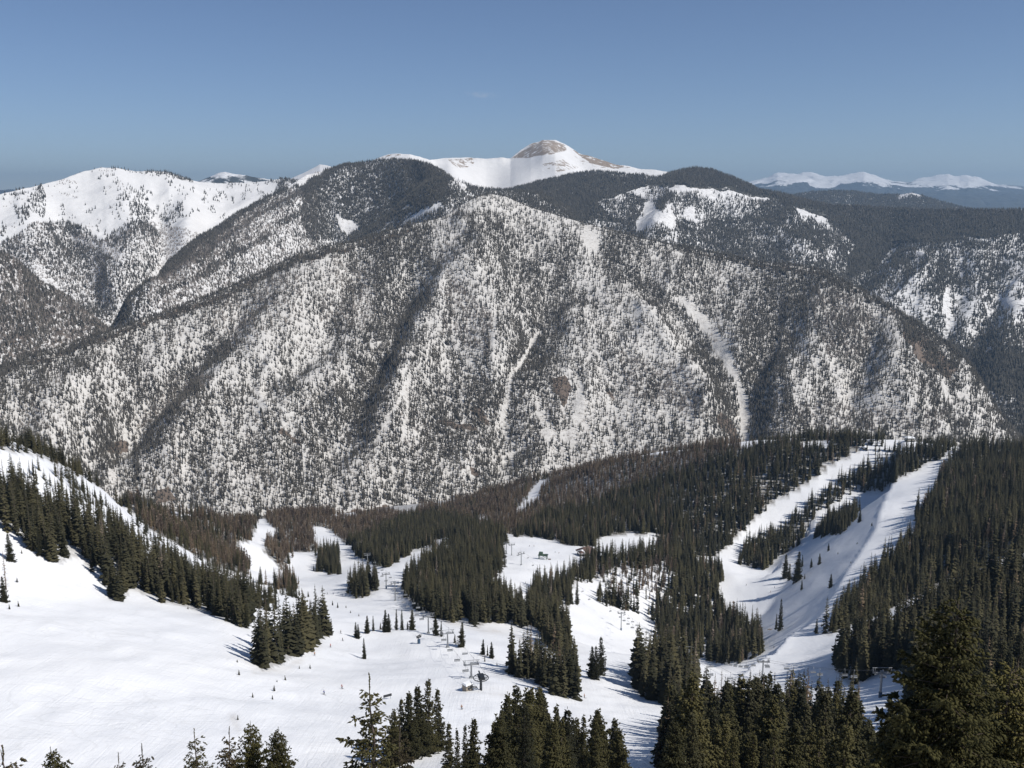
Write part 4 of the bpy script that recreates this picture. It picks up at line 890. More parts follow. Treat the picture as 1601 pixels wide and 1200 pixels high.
# the largest trees of the woods as trees of their own, the rest as one wood
_tk = np.array(taken)
far_ok = np.ones(len(TP), bool)
for i in range(0, len(_tk)):
    far_ok &= (TP[:, 0] - _tk[i, 0]) ** 2 + (TP[:, 1] - _tk[i, 1]) ** 2 > 7
bu, bv = project(TP); top = TP.copy(); top[:, 2] += TH; ttu, ttv = project(top); px = bv - ttv; tr = np.hypot(TP[:, 0], TP[:, 1])
cand = np.where(far_ok & (px > 30) & (ttv < 1190) & (ttu > -8) & (ttu < 1609) & (tr > 200))[0]
cand = cand[np.argsort(-px[cand])][:2600]
hid = np.zeros(len(cand), bool)
ou = np.r_[ttu[cand], [q[0] for q in FR], [n[0] for n in NEAR]]; ot = np.r_[ttv[cand], [q[1] for q in FR], [n[1] for n in NEAR]]
oh = np.r_[px[cand], [150] * len(FR), [260] * len(NEAR)]; orr = np.r_[tr[cand], [math.hypot(q[2], q[3]) for q in FR], [n[2] for n in NEAR]]
for i, c in enumerate(cand):
    m = (orr < tr[c] - 1) & (np.abs(ou - ttu[c]) < .09 * oh) & (ttv[c] > ot + .3 * oh) & (ttv[c] < ot + oh)
    hid[i] = m.any()
cand = cand[~hid][:max(0, 298 - nind)]
single = np.zeros(len(TP), bool); single[cand] = True
WH = {'fringe': 'in the fringe below the narrow run clump', 'belt': 'in the snow bowl wood', 'right': 'in the dark wood right of the long white run', 'hedge': 'in the low hedge of trees under the bowl'}
def where_of(i):
    u, v, nm = bu[i], bv[i], WOODS[TK[i]][0]
    if nm == 'fringe': return WH[nm]
    if nm == 'belt': return WH['belt'] + (', upper end' if u < 130 else ', middle part' if u < 260 else ', lower end')
    if nm == 'right': return ('in the shade behind the large golden spruce' if v > 960 and u > 1400 else 'between the white run and the side trail' if v < 960 else 'in the wood below the side trail')
    if nm == 'clump' and u < 520: return 'in the big clump alone on the snow bowl'
    if nm == 'clump' and u < 600: return 'in the compact clump beside the lift line'
    if nm == 'clump' and u < 920: return 'in the tree line right of the lift'
    if nm == 'clump': return 'in the clump shading the narrow run'
    if nm == 'strip' and u < 900: return 'in the tree tongue above the narrow run'
    if nm == 'wood' and u < 830: return 'at the foot of the central wood'
    if nm == 'wood': return 'between the middle run and the white run'
    return 'at the edge of the ' + nm + ' wood'
groups = {}
for i in cand: groups.setdefault(where_of(i), []).append(i)
SIZE = [(0, 'short'), (1, 'medium'), (2, 'tall')]
for where, ids in groups.items():
    hs = np.array([TH[i] for i in ids]); q1, q2 = np.quantile(hs, [.33, .67]) if len(ids) > 9 else (0, 1e9)
    for k, word in SIZE:
        part = [(bu[i], i) for i, h in zip(ids, hs) if (h < q1) == (k == 0) and (h >= q2) == (k == 2)]
        kw = {6: 'rusty spruce', 10: 'dead conifer'}
        numbered(part, where, word + ' spruce', lambda q, lab: put_tree(('fine', (6, 7, 3)[int(q[1]) % 3]) if TV[q[1]] < 6 else VAR[TV[q[1]]], TP[q[1], 0], TP[q[1], 1], TH[q[1]], lab if TV[q[1]] < 6 else lab.replace('spruce', 'brownish conifer'), 'trees of the woods on the ski slopes', wide=rnd.uniform(.85, 1.15) if WOODS[TK[q[1]]][0] == 'belt' else rnd.uniform(1.0, 1.35)))
print('individual trees', nind + len(cand))

# ------------------------------------------------------------------ the rest of the woods: one object, instanced on points
keep = far_ok & ~single
PP, HH, VV = TP[keep], TH[keep], TV[keep]
pc = bpy.data.collections.new('tree_kinds')
for i, vr in enumerate(VAR):
    pr = PROTO[vr]
    b = bpy.data.objects.new('kind_%02d' % i, None)
    # join trunk and crown into one mesh for instancing
    t, c = pr[0], pr[1]
    def arrs(me):
        v = np.empty(len(me.vertices) * 3, np.float32); me.vertices.foreach_get('co', v)
        me.calc_loop_triangles(); f = np.empty(len(me.loop_triangles) * 3, np.int32); me.loop_triangles.foreach_get('vertices', f)
        return v.reshape(-1, 3), f.reshape(-1, 3)
    tv_, tf_ = arrs(t); cv_, cf_ = arrs(c)
    me = mesh_np('wood_tree', np.r_[tv_, cv_] / pr[2], np.r_[tf_, cf_ + len(tv_)], [t.materials[0], c.materials[0]], smooth=False)
    me.polygons.foreach_set('material_index', np.r_[np.zeros(len(tf_), np.int32), np.ones(len(cf_), np.int32)])
    pc.objects.link(bpy.data.objects.new('kind_%02d' % i, me))
def scatter(name, P, H, var, label=None):
    me = bpy.data.meshes.new(name); me.vertices.add(len(P)); me.vertices.foreach_set('co', np.ascontiguousarray(P - np.array([0, 0, .3]), np.float32).ravel())
    for nm, typ, arr in (('hgt', 'FLOAT', H), ('rz', 'FLOAT', NR.uniform(0, 6.28, len(P))), ('wd', 'FLOAT', H * NR.uniform(.85, 1.45, len(P)))):
        a = me.attributes.new(nm, typ, 'POINT'); a.data.foreach_set('value', np.ascontiguousarray(arr, np.float32))
    a = me.attributes.new('kind_index', 'INT', 'POINT'); a.data.foreach_set('value', np.ascontiguousarray(var, np.int32))
    o = link(name, me)
    ng = bpy.data.node_groups.new(name, 'GeometryNodeTree')
    ng.interface.new_socket('Geometry', in_out='INPUT', socket_type='NodeSocketGeometry'); ng.interface.new_socket('Geometry', in_out='OUTPUT', socket_type='NodeSocketGeometry')
    n = ng.nodes; L = ng.links
    gi, go = n.new('NodeGroupInput'), n.new('NodeGroupOutput')
    ip = n.new('GeometryNodeInstanceOnPoints'); ci = n.new('GeometryNodeCollectionInfo'); ci.inputs[0].default_value = pc
    ci.inputs['Separate Children'].default_value = True; ci.inputs['Reset Children'].default_value = True
    ip.inputs['Pick Instance'].default_value = True
    def at(nm, t):
        q = n.new('GeometryNodeInputNamedAttribute'); q.data_type = t; q.inputs[0].default_value = nm; return [s for s in q.outputs if s.enabled][0]
    cx = n.new('ShaderNodeCombineXYZ'); L.new(at('wd', 'FLOAT'), cx.inputs[0]); L.new(at('wd', 'FLOAT'), cx.inputs[1]); L.new(at('hgt', 'FLOAT'), cx.inputs[2])
    cr = n.new('ShaderNodeCombineXYZ'); L.new(at('rz', 'FLOAT'), cr.inputs[2])
    L.new(gi.outputs[0], ip.inputs['Points']); L.new(ci.outputs[0], ip.inputs['Instance']); L.new(at('kind_index', 'INT'), ip.inputs['Instance Index'])
    L.new(cx.outputs[0], ip.inputs['Scale']); L.new(cr.outputs[0], ip.inputs['Rotation']); L.new(ip.outputs[0], go.inputs[0])
    md = o.modifiers.new('woods', 'NODES'); md.node_group = ng
    tag(o, kind='stuff'); return o
scatter('conifer_forest', PP, HH, VV)
# ================================================================== lifts, huts, lodge, skiers
STEEL = flat_mat('galvanised_steel', (.27, .28, .29), .6, .15, .15, 2)
DARK = flat_mat('dark_steel', (.035, .038, .042), .5, .3, .2, 2)
PAD = flat_mat('blue_pad', (.03, .07, .13), .6, 0, .15, 2)
GREEN = flat_mat('green_painted_steel', (.05, .09, .055), .55, 0, .2, 1)
WOOD = flat_mat('weathered_boards', (.27, .235, .19), .85, 0, .25, 2)
REDROOF = flat_mat('red_brown_roof', (.10, .058, .045), .7, 0, .2, .6)
RED = flat_mat('red_paint', (.20, .07, .045), .6, 0, .15, 2)
GLASS = flat_mat('dark_window', (.02, .025, .03), .15, 0, .1, 1)
WHITE = flat_mat('roof_snow', (.84, .85, .86), .7, 0, .04, .5)
PALE = flat_mat('pale_painted_boards', (.55, .53, .48), .7, 0, .1, 1)

def at(u, v): return hit(u, v)
def pylon(uf, vf, vt, hdg, label, group, gauge=5.4, mat=STEEL, pad=False):
    P = at(uf, vf); H = tip_height(P[0], P[1], vt); H = min(max(H, 6), 16)
    o = empty('lift_pylon', (P[0], P[1], float(ground(P[0], P[1])) - .2), hdg); tag(o, label, 'pylon', group)
    MB().tube((0, 0, 0), (0, 0, H - .9), .42, .30, 12).build('post', mat, o)
    MB().box((0, 0, .35), (1.7, 1.7, .9), taper=.8).build('footing', PAD if pad else STEEL, o) if not pad else MB().tube((0, 0, 0), (0, 0, 2.2), .62, .62, 12).build('pad', PAD, o)
    g2 = gauge / 2
    b = MB().box((0, 0, H - .8), (gauge + .8, .42, .42)); b.box((0, 0, H - .35), (1.0, .6, .5)); b.build('crossarm', mat, o)
    for s in (-1, 1):
        st = MB().box((s * g2, 0, H - .42), (.16, 3.4, .18)); st.build('sheave_beam', mat, o)
        wh = MB()
        for k in range(6): wh.tube((s * g2 - .07, -1.45 + k * .58, H - .28), (s * g2 + .07, -1.45 + k * .58, H - .28), .25, .25, 10)
        wh.build('sheave_wheels', DARK, o)
        fr = MB().tube((s * (g2 - .5), 0, H - .6), (s * (g2 - .2), 0, H + 1.0), .09, .09, 6).tube((s * (g2 + .5), 0, H - .6), (s * (g2 + .3), 0, H + 1.0), .09, .09, 6)
        fr.build('lifting_frame', mat, o)
    MB().tube((-g2 - .7, 0, H + 1.0), (g2 + .7, 0, H + 1.0), .1, .1, 6).build('lifting_beam', mat, o)
    ld = MB()
    for s in (-.2, .2): ld.tube((s, -.5, .5), (s, -.42, H - .9), .03, .03, 4)
    for k in range(int(H / .5) - 2): ld.tube((-.2, -.48, 1 + k * .5), (.2, -.48, 1 + k * .5), .02, .02, 4)
    ld.build('ladder', mat, o)
    wk = MB().box((0, .75, H - 1.0), (gauge + .4, .5, .06))
    for s in (-1, -.33, .33, 1): wk.tube((s * g2, 1.0, H - 1.0), (s * g2, 1.0, H - .1), .03, .03, 4)
    wk.tube((-g2, 1.0, H - .1), (g2, 1.0, H - .1), .03, .03, 4); wk.build('catwalk', mat, o)
    return np.array([P[0], P[1], float(ground(P[0], P[1])) - .2 + H - .05]), P
def heading(A, B): return math.atan2(-(B[0] - A[0]), B[1] - A[1])      # rotation whose local y axis runs from A to B
CHAIR = None
def chair(P, hdg, label, group):
    """hangs from the rope at P"""
    global CHAIR
    o = empty('lift_chair', P, hdg); tag(o, label, 'chair', group)
    if CHAIR is None:
        h = MB().path([(0, 0, .05), (0, .25, -.5), (0, .35, -1.4), (0, 0, -1.9)], .05, 6).box((0, 0, .06), (.16, .5, .2))
        f = MB().tube((-1.15, 0, -1.9), (1.15, 0, -1.9), .045, .045, 6)
        for s in (-1.15, 1.15): f.path([(s, 0, -1.9), (s, .2, -2.75), (s, -.35, -2.8)], .04, 6)
        CHAIR = [('hanger', h.mesh('hanger', STEEL)), ('frame', f.mesh('frame', STEEL)), ('seat', MB().box((0, -.1, -2.75), (2.3, .55, .12)).mesh('seat', STEEL)),
                 ('backrest', MB().box((0, .2, -2.35), (2.2, .07, .5)).mesh('backrest', STEEL)), ('safety_bar', MB().path([(-1.0, .1, -1.95), (-1.0, -.45, -2.2), (1.0, -.45, -2.2), (1.0, .1, -1.95)], .03, 5).mesh('safety_bar', STEEL))]
    for n, me in CHAIR: link(n, me, o)
def lift(pyl, chairs, name, gauge, end_a=None, end_b=None, group='', cgroup='', labels=(), clabel='', sagk=.010):
    """pyl: (u foot, v foot, v top); chairs: spacing in metres"""
    base = [at(p[0], p[1]) for p in pyl]; tops = []
    for i, p in enumerate(pyl):
        A, B = base[max(i - 1, 0)], base[min(i + 1, len(pyl) - 1)]
        T, _ = pylon(p[0], p[1], p[2], heading(A, B), labels[i], group, gauge, pad=len(p) > 3); tops.append(T)
    if end_a is not None: tops = [end_a] + tops
    if end_b is not None: tops = tops + [end_b]
    ropes = MB(); sites = []; means = {}
    for s in (-1, 1):
        line = []
        for i in range(len(tops) - 1):
            A, B = tops[i], tops[i + 1]; d = (B - A)[:2]; L = np.hypot(*d); nrm = np.array([d[1], -d[0], 0]) / L
            for k in range(13 if i == len(tops) - 2 else 12):
                t = k / 12; line.append(A * (1 - t) + B * t + nrm * s * gauge / 2 - np.array([0, 0, sagk * L * 4 * t * (1 - t) * min(1, L / 60)]))
        ropes.path(line, .035, 4); means[s] = float(np.mean(project(np.array(line))[0]))
        acc = 8 if s > 0 else 20
        for A, B in zip(line[:-1], line[1:]):
            L = np.linalg.norm(B - A)
            while acc < L:
                sites.append((A + (B - A) * acc / L, heading(A, B) + (0 if s < 0 else math.pi), s)); acc += chairs
            acc -= L
    tag(ropes.build("haul_rope", DARK), "twin steel haul ropes of the " + name, "rope")
    leftside = min(means, key=means.get)
    for sd in (-1, 1):
        vis = []
        for P, h, q in sites:
            u, v = project(P)
            if q == sd and -5 < u < 1606 and v < 1205: vis.append((v, P, h, u))
        vis.sort(key=lambda q: -q[0])
        side = 'left' if sd == leftside else 'right'
        for i, (v, P, h, u) in enumerate(vis[:20]):
            chair(P, h, f'{ordinal(i)} empty chair from the near end on the {side} rope of the {name}', cgroup)

# --- lift that ends on the snow knoll in the middle
ST = at(752, 1078); hz = float(ground(ST[0], ST[1]))
A0 = at(737, 1060); hd = heading(ST, A0)
o = empty('lift_terminal', (ST[0], ST[1], hz - .2), hd); tag(o, 'dark steel top terminal with horizontal bullwheel on the snow knoll', 'lift terminal')
MB().tube((0, 0, 0), (0, 0, 4.6), .5, .42, 12).tube((0, 0, 1), (0, -2.2, 0), .2, .2, 8).build('mast', DARK, o)
bw = MB().ring((0, 0, 4.8), (0, 0, 1), 2.7, .16, 28, 6).build('bullwheel', DARK, o)
sp = MB()
for k in range(8): a = k * math.pi / 4; sp.tube((0, 0, 4.8), (2.6 * math.cos(a), 2.6 * math.sin(a), 4.8), .07, .07, 5)
sp.tube((0, 0, 4.5), (0, 0, 5.2), .45, .45, 12).build('spokes', DARK, bw)
MB().box((0, -.6, 5.5), (2.2, 4.4, .5)).box((0, -1.4, 5.95), (1.5, 1.6, .5)).build('machinery_cover', DARK, o)
MB().box((0, 1.4, 5.2), (.5, 6.0, .3)).build('frame', DARK, o)
rt = MB().ring((-3.4, -.6, 2.0), (.2, .55, .8), 1.9, .13, 24, 6)
for k in range(6): a = k * math.pi / 3; rt.tube((-3.4, -.6, 2.0), (-3.4 + 1.8 * math.cos(a), -.6 + 1.5 * math.sin(a), 2.0 - 1.0 * math.sin(a)), .06, .06, 4)
rt.build('spare_wheel', DARK, o); MB().tube((-3.4, -.6, 0), (-3.4, -.6, 2), .14, .14, 6).build('wheel_stand', DARK, o)
HU = at(731, 1079); o = empty('operator_hut', (HU[0], HU[1], float(ground(HU[0], HU[1])) - .3), hd + .5); tag(o, 'small pale wooden hut with snow on its roof beside the top terminal', 'hut')
MB().box((0, 0, 1.3), (2.9, 2.4, 2.6)).build('wall', WOOD, o); MB().box((0, 0, 2.67), (3.3, 2.8, .14)).build('roof', DARK, o); MB().box((0, 0, 3.02), (3.2, 2.7, .56), taper=.8).build('roof_snow', WHITE, o)
wn = MB().box((0, -1.215, 1.6), (1.5, .05, .9)).build('window', GLASS, o); MB().box((0, -1.24, 1.1), (1.7, .1, .08)).build('sill', WOOD, wn)
MB().box((1.465, .2, 1.15), (.05, .9, 2.0)).build('door', DARK, o)
LA = [(737,1060,1035), (700,1012,987), (670,990,961), (618,939,910), (604,920,896,1), (575,890,866), (561,866,848)]
lift(LA, 27, 'snow knoll lift', 5.0, np.array([ST[0], ST[1], hz + 4.6]), None, 'pylons of the lift up to the snow knoll', 'chairs of the lift up to the snow knoll',
     ['steel pylon with wide crossarm right behind the top terminal', 'second steel pylon downhill from the top terminal, on the crest', 'tall plain pylon by the broad spruce below the crest', 'pylon on the white slope beside the central wood edge', 'dark padded pylon between the compact clump and the central wood', 'small far pylon above the compact clump', 'tiny farthest pylon by the rocky hollow'])
# --- lift along the middle run
TB_ = at(846, 874)
LB = [(792,866,848), (800,868,850), (815,883,864), (971,985,949,1), (1071,1062,1010), (1156,1112,1064)]
lift(LB, 30, 'middle run lift', 5.4, None, None, 'pylons of the lift along the middle run', 'chairs of the lift along the middle run',
     ['far slender pylon at the left end of the flat clearing', 'far slender pylon beside the small clump in the clearing', 'pylon on the run below the small clump in the clearing', 'tall single pylon on the middle run with its shadow beside it', 'pylon whose crossarm rises out of the trees at the narrow run', 'pylon with frame top standing behind the near spruces on the white run'])
# --- lift on the right
LC = [(1192,1060,1031), (1376,1090,1047,1)]
b0 = at(1140, 1050)
lift(LC, 38, 'shaded gap lift', 5.4, np.array([b0[0], b0[1], float(ground(b0[0], b0[1])) + 9]), None, 'pylons of the lift through the shaded gap', 'chairs of the lift through the shaded gap',
     ['small pylon at the clump edge where the white run ends', 'pale pylon with twin frames on blue shaded snow at right'])
# --- snow gun
P = at(655, 1006); H = tip_height(P[0], P[1], 990); o = empty('snow_gun', (P[0], P[1], P[2] - .1), .4); tag(o, 'fan snow gun on a blue padded post on the open piste', 'snow gun')
MB().tube((0, 0, 0), (0, 0, 2.2), .75, .7, 12).build('pad', PAD, o); MB().tube((0, 0, 2.2), (0, 0, 3.2), .18, .18, 8).build('post', DARK, o)
MB().tube((-.9, -.3, 3.6), (.9, .3, 3.9), .62, .75, 14).build('barrel', DARK, o)
for s in (-1, 1): MB().tube((s * 1.0, 0, 3.0), (s * 1.5, 0, 4.9), .1, .1, 6).build('arm', STEEL, o)
# --- slanted trail board
P = at(606, 1093); o = empty('trail_board', (P[0], P[1], P[2] - .1), .5); tag(o, 'small slanted board on two posts on the open snow beside the olive spruce', 'sign board')
MB().box((0, 0, 1.5), (3.0, .10, .9)).build('board', DARK, o)
for s in (-1, 1): MB().tube((s * 1.1, .12, 0), (s * 1.1, .12, 2), .07, .07, 6).build('post', STEEL, o)
# --- green drive station in the far clearing
P = at(849, 874); o = empty('drive_station', (P[0], P[1], P[2] - .2), -.25); tag(o, 'green steel drive station frame on the far white clearing', 'lift station')
for x in (-4, 4):
    for y in (-2, 2): MB().tube((x, y, 0), (x, y, 4.5), .28, .28, 8).build('leg', GREEN, o)
MB().box((0, 0, 4.7), (9.4, 5.0, .5)).build('deck', GREEN, o); MB().box((-2.2, 0, 6.2), (3.6, 3.4, 2.4)).build('motor_house', GREEN, o)
br = MB()
for y in (-2.1, 2.1): br.tube((-4, y, .3), (4, y, 4.3), .14, .14, 5).tube((4, y, .3), (-4, y, 4.3), .14, .14, 5)
br.build('brace', GREEN, o); MB().ring((3.2, 0, 5.3), (0, 0, 1), 2.0, .18, 20, 6).build('bullwheel', DARK, o); MB().box((6.8, -1, .8), (2.6, 1.8, 1.5)).build('counterweight_box', REDROOF, o)
# --- lodge
P = at(917, 868); o = empty('ski_lodge', (P[0], P[1], P[2] - .5), .25); tag(o, 'ski lodge with a red brown hipped roof among trees by the clearing', 'lodge')
MB().box((0, 0, 2.6), (17, 11, 5.2)).build('wall', WOOD, o)
rf = MB(); rf.add([(-10, -7, 5.2), (10, -7, 5.2), (10, 7, 5.2), (-10, 7, 5.2), (-3.5, 0, 10.2), (3.5, 0, 10.2), (-10, -7, 4.9), (10, -7, 4.9), (10, 7, 4.9), (-10, 7, 4.9)], [(0, 1, 5, 4), (1, 2, 5), (2, 3, 4, 5), (3, 0, 4), (6, 9, 8, 7), (0, 6, 7, 1), (1, 7, 8, 2), (2, 8, 9, 3), (3, 9, 6, 0)])
r = rf.build('roof', REDROOF, o); MB().box((2.0, 1.2, 10.0), (1.1, 1.1, 2.2)).build('chimney', WOOD, r)
MB().add([(-10.05, -7.05, 5.30), (-3, -7.05, 5.30), (-5.0, -3, 8.24), (-7.4, -2.9, 8.24), (-10.05, 2, 5.32), (-10.05, -7.05, 5.5), (-3, -7.05, 5.55), (-5.0, -3, 8.5), (-7.4, -2.9, 8.5), (-10.05, 2, 5.55)], [(5, 6, 7, 8, 9), (0, 4, 3, 2, 1), (0, 1, 6, 5), (1, 2, 7, 6), (2, 3, 8, 7), (3, 4, 9, 8), (4, 0, 5, 9)]).build('roof_snow', WHITE, o)
for x in (-6, -2, 2, 6): MB().box((x, -5.53, 2.8), (2.2, .08, 1.7)).build('window', GLASS, o)
MB().box((0, -5.53, 1.1), (.9, .06, 2.1)).build('door', DARK, o)
# --- pavilion on top of the far knoll
P = at(1422, 690); o = empty('summit_pavilion', (P[0], P[1], P[2] - .3), .05); tag(o, 'white roofed pavilion with a dark window band on top of the far knoll', 'building')
MB().box((0, 0, 1.3), (10.5, 6, 2.6)).build('base', DARK, o); MB().box((0, 0, 3.9), (9.6, 5.4, 2.6)).build('wall', PALE, o)
for k in range(4): MB().box((-3.4 + k * 2.27, -2.73, 4.0), (1.9, .08, 1.6)).build('window', GLASS, o)
MB().box((0, 0, 5.55), (11.5, 7, .7)).box((0, 0, 6.3), (10, 5.6, .8), taper=.8).build('roof', WHITE, o)
rl = MB()
for k in range(7): rl.tube((-5.4 + k * 1.8, -3.6, 2.6), (-5.4 + k * 1.8, -3.6, 3.6), .07, .07, 4)
rl.tube((-5.4, -3.6, 3.6), (5.4, -3.6, 3.6), .07, .07, 4); rl.box((0, -3.3, 2.7), (11, .9, .16)).build('railing', PALE, o)
P = at(1361, 694); o = empty('patrol_hut', (P[0], P[1], P[2] - .2), -.2); tag(o, 'low dark hut tucked against trees at the top of the left run', 'hut')
MB().box((0, 0, 1.4), (6, 4, 2.8)).build('wall', DARK, o)
MB().add([(-3.6, -2.6, 2.7), (3.6, -2.6, 2.7), (3.6, 2.6, 2.7), (-3.6, 2.6, 2.7), (-3.6, 0, 4.2), (3.6, 0, 4.2)], [(0, 1, 5, 4), (2, 3, 4, 5), (1, 2, 5), (3, 0, 4), (0, 3, 2, 1)]).build('roof', DARK, o)
P = at(1352, 702); o = empty('snowy_hut', (P[0], P[1], P[2] - .2), .3); tag(o, 'white roofed hut at the trees on the top left of the run', 'hut')
MB().box((0, 0, 1.3), (5, 4, 2.6)).build('wall', WOOD, o)
MB().add([(-3.2, -2.6, 2.5), (3.2, -2.6, 2.5), (3.2, 2.6, 2.5), (-3.2, 2.6, 2.5), (-3.2, 0, 4.0), (3.2, 0, 4.0)], [(0, 1, 5, 4), (2, 3, 4, 5), (1, 2, 5), (3, 0, 4), (0, 3, 2, 1)]).build('roof', WHITE, o)
# --- red shed glimpsed behind the large spruce
az, _ = ray(1551, 1062); r_ = 300; x, y = r_ * math.sin(az), r_ * math.cos(az); h_ = tip_height(x, y, 1052)
o = empty('red_shed', (x, y, float(ground(x, y)) - .2), .1); tag(o, 'red shed with snow on its roof glimpsed behind the large golden green spruce', 'shed')
h_ = max(3.5, min(h_, 14))
MB().box((0, 0, h_ / 2), (4.5, 4, h_)).build('wall', RED, o); MB().box((0, 0, h_ + .2), (5.2, 4.7, .4)).build('roof_snow', WHITE, o); MB().box((-.6, -2.02, h_ - 1.6), (1, .06, 1.2)).build('window', GLASS, o)
# --- fallen log on the white run
P = at(1206, 984); tag(MB().tube((P[0] - 3, P[1] - .5, P[2] + .3), (P[0] + 3.5, P[1] + .6, P[2] + .4), .45, .3, 10).tube((P[0] - 1, P[1], P[2] + .4), (P[0] - 1.8, P[1] + .3, P[2] + 1.4), .12, .05, 6).build('fallen_log', GREYBARK), 'fallen log lying on the white run beside the tall thin spruce', 'log')

# --- rocks and saplings dotting the snow
SAP = [(429,1080,11,'sapling spruce poking from the bowl below the big clump'), (426,1093,8,'tiny lower sapling below the big clump'), (446,1063,9,'sapling just under the near corner of the big clump'), (485,1045,8,'sapling on the open bowl beside the middle of the big clump'), (468,1045,6,'short sapling beside another under the middle of the clump'), (433,1066,5,'smallest sapling in the row under the big clump'),
  (371,1035,6,'sapling farthest left of the big clump, upper one'), (374,1055,10,'lone sapling on the bowl left of the big clump'), (395,1090,9,'sapling alone on the white bowl between clump and bottom trees'), (15,952,9,'sapling by the dead stem at the left edge'), (29,948,10,'sapling right of the dead stem at the left edge'), (34,865,7,'sapling beside the bushy conifer on the left bowl'), (27,910,9,'sapling above the dead stem on the left bowl'), (372,1125,9,'pair of sapling tips at a brown patch of snow'),
  (294,952,6,'sapling stump tip just under the slope wood'), (415,938,8,'sapling beside the lone spruce on the snow shoulder'), (455,925,10,'first sapling of the dotted line down the snow shoulder'), (468,930,13,'tallest sapling of the dotted line down the snow shoulder'), (482,933,12,'pointed sapling in the dotted line on the snow shoulder'), (494,936,7,'small sapling in the dotted line on the snow shoulder'), (506,941,6,'dot like sapling in the line on the snow shoulder'), (520,946,8,'sapling with a bare stem in the dotted line'), (528,950,9,'sapling near the low end of the dotted line'), (541,950,5,'sapling off the dotted line towards the lift'), (548,958,5,'lower sapling off the dotted line towards the lift'), (561,963,5,'last sapling of the dotted line near the lift'),
  (445,918,14,'bushy sapling at the end of the hedge under the bowl'), (436,915,12,'second bushy sapling at the end of the hedge'), (1310,866,4,'dwarf sapling high on the shaded bank'), (1340,850,4,'dwarf sapling near the rim of the shaded bank'), (1330,880,4,'dwarf sapling low near the rim of the shaded bank'), (1363,822,7,'sapling cluster right under the rim of the shaded bank'), (1240,913,7,'sapling at the feet of the group on the shaded bank'), (758,1034,7,'sapling at the shaded edge right of the lift'), (777,1040,6,'sapling by the first tree of the edge line')]
for u, v, h, lab in SAP:
    P = at(u, v); H = max(.8, tip_height(P[0], P[1], v - h))
    put_tree(('fine', 2) if rnd.random() < .5 else ('fine', 0), P[0], P[1], min(H, 5), lab, 'saplings poking out of the snow', name='sapling', cat='sapling', wide=.95)

# --- skiers
SKIN = flat_mat('skin', (.45, .28, .20), .6); TROUS = flat_mat('dark_ski_trousers', (.02, .022, .03), .7)
JACK = {'red': flat_mat('red_jacket', (.35, .03, .02), .6), 'blue': flat_mat('blue_jacket', (.03, .07, .25), .6), 'black': flat_mat('black_jacket', (.02, .02, .022), .6), 'orange': flat_mat('orange_jacket', (.35, .13, .03), .6)}
def skinned(name, verts, edges, radii, mat, parent=None):
    me = bpy.data.meshes.new(name); me.from_pydata(verts, edges, []); me.materials.append(mat)
    o = link(name, me, parent); sk = o.modifiers.new('skin', 'SKIN'); o.modifiers.new('smooth', 'SUBSURF').levels = 1
    if not me.skin_vertices: me.skin_vertices.new()
    for i, r in enumerate(radii):
        d = me.skin_vertices[0].data[i]; d.radius = (r, r * (.8 if i in (0, 1, 2) else 1)); d.use_root = (i == 0)
    sk.use_smooth_shade = True
    return o
J = [(0, 0, .86), (0, .03, 1.10), (0, .05, 1.36), (0, .10, 1.50), (0, .13, 1.66), (-.19, .05, 1.38), (-.30, .16, 1.14), (-.27, .38, 1.06), (.19, .05, 1.38), (.30, .16, 1.14), (.27, .38, 1.06),
     (-.11, .02, .84), (-.15, .14, .50), (-.15, .0, .12), (-.15, .13, .06), (.11, .02, .84), (.15, .14, .50), (.15, .0, .12), (.15, .13, .06)]
E = [(0, 1), (1, 2), (2, 3), (3, 4), (2, 5), (5, 6), (6, 7), (2, 8), (8, 9), (9, 10), (0, 11), (11, 12), (12, 13), (13, 14), (0, 15), (15, 16), (16, 17), (17, 18)]
RB = [.13, .12, .13, .06, .10, .055, .045, .04, .055, .045, .04, .085, .06, .05, .05, .085, .06, .05, .05]
SK = {}
def skier(u, v, col, rz, label):
    P = at(u, v); o = empty('person', (P[0], P[1], P[2] + .02), rz); tag(o, label, 'skier', 'skiers on the pistes')
    if col in SK:
        for c in SK[col]:
            q = c.copy(); COL.objects.link(q); q.parent = o
        return
    out = [skinned('body', J, E, RB, SKIN, o)]
    ji = [0, 1, 2, 5, 6, 7, 8, 9, 10]; mp = {k: i for i, k in enumerate(ji)}
    out.append(skinned('jacket', [J[k] for k in ji], [(mp[a], mp[b]) for a, b in E if a in mp and b in mp], [.17, .165, .17, .085, .075, .06, .085, .075, .06], JACK[col], o))
    ti = [0, 11, 12, 13, 15, 16, 17]; mp = {k: i for i, k in enumerate(ti)}
    out.append(skinned('trousers', [J[k] for k in ti], [(mp[a], mp[b]) for a, b in E if a in mp and b in mp], [.15, .11, .085, .085, .11, .085, .085], TROUS, o))
    hm_ = MB(); hm_.tube((0, .13, 1.66), (0, .12, 1.80), .125, .07, 10); out.append(hm_.build('helmet', JACK[col], o))
    for s in (-.15, .15):
        out.append(MB().box((s, .15, .02), (.09, 1.7, .03)).build('ski', JACK['black'], o))
        out.append(MB().tube((s * 1.9, .40, 1.08), (s * 2.6, .1, .02), .012, .01, 5).build('ski_pole', JACK['black'], o))
    SK[col] = out
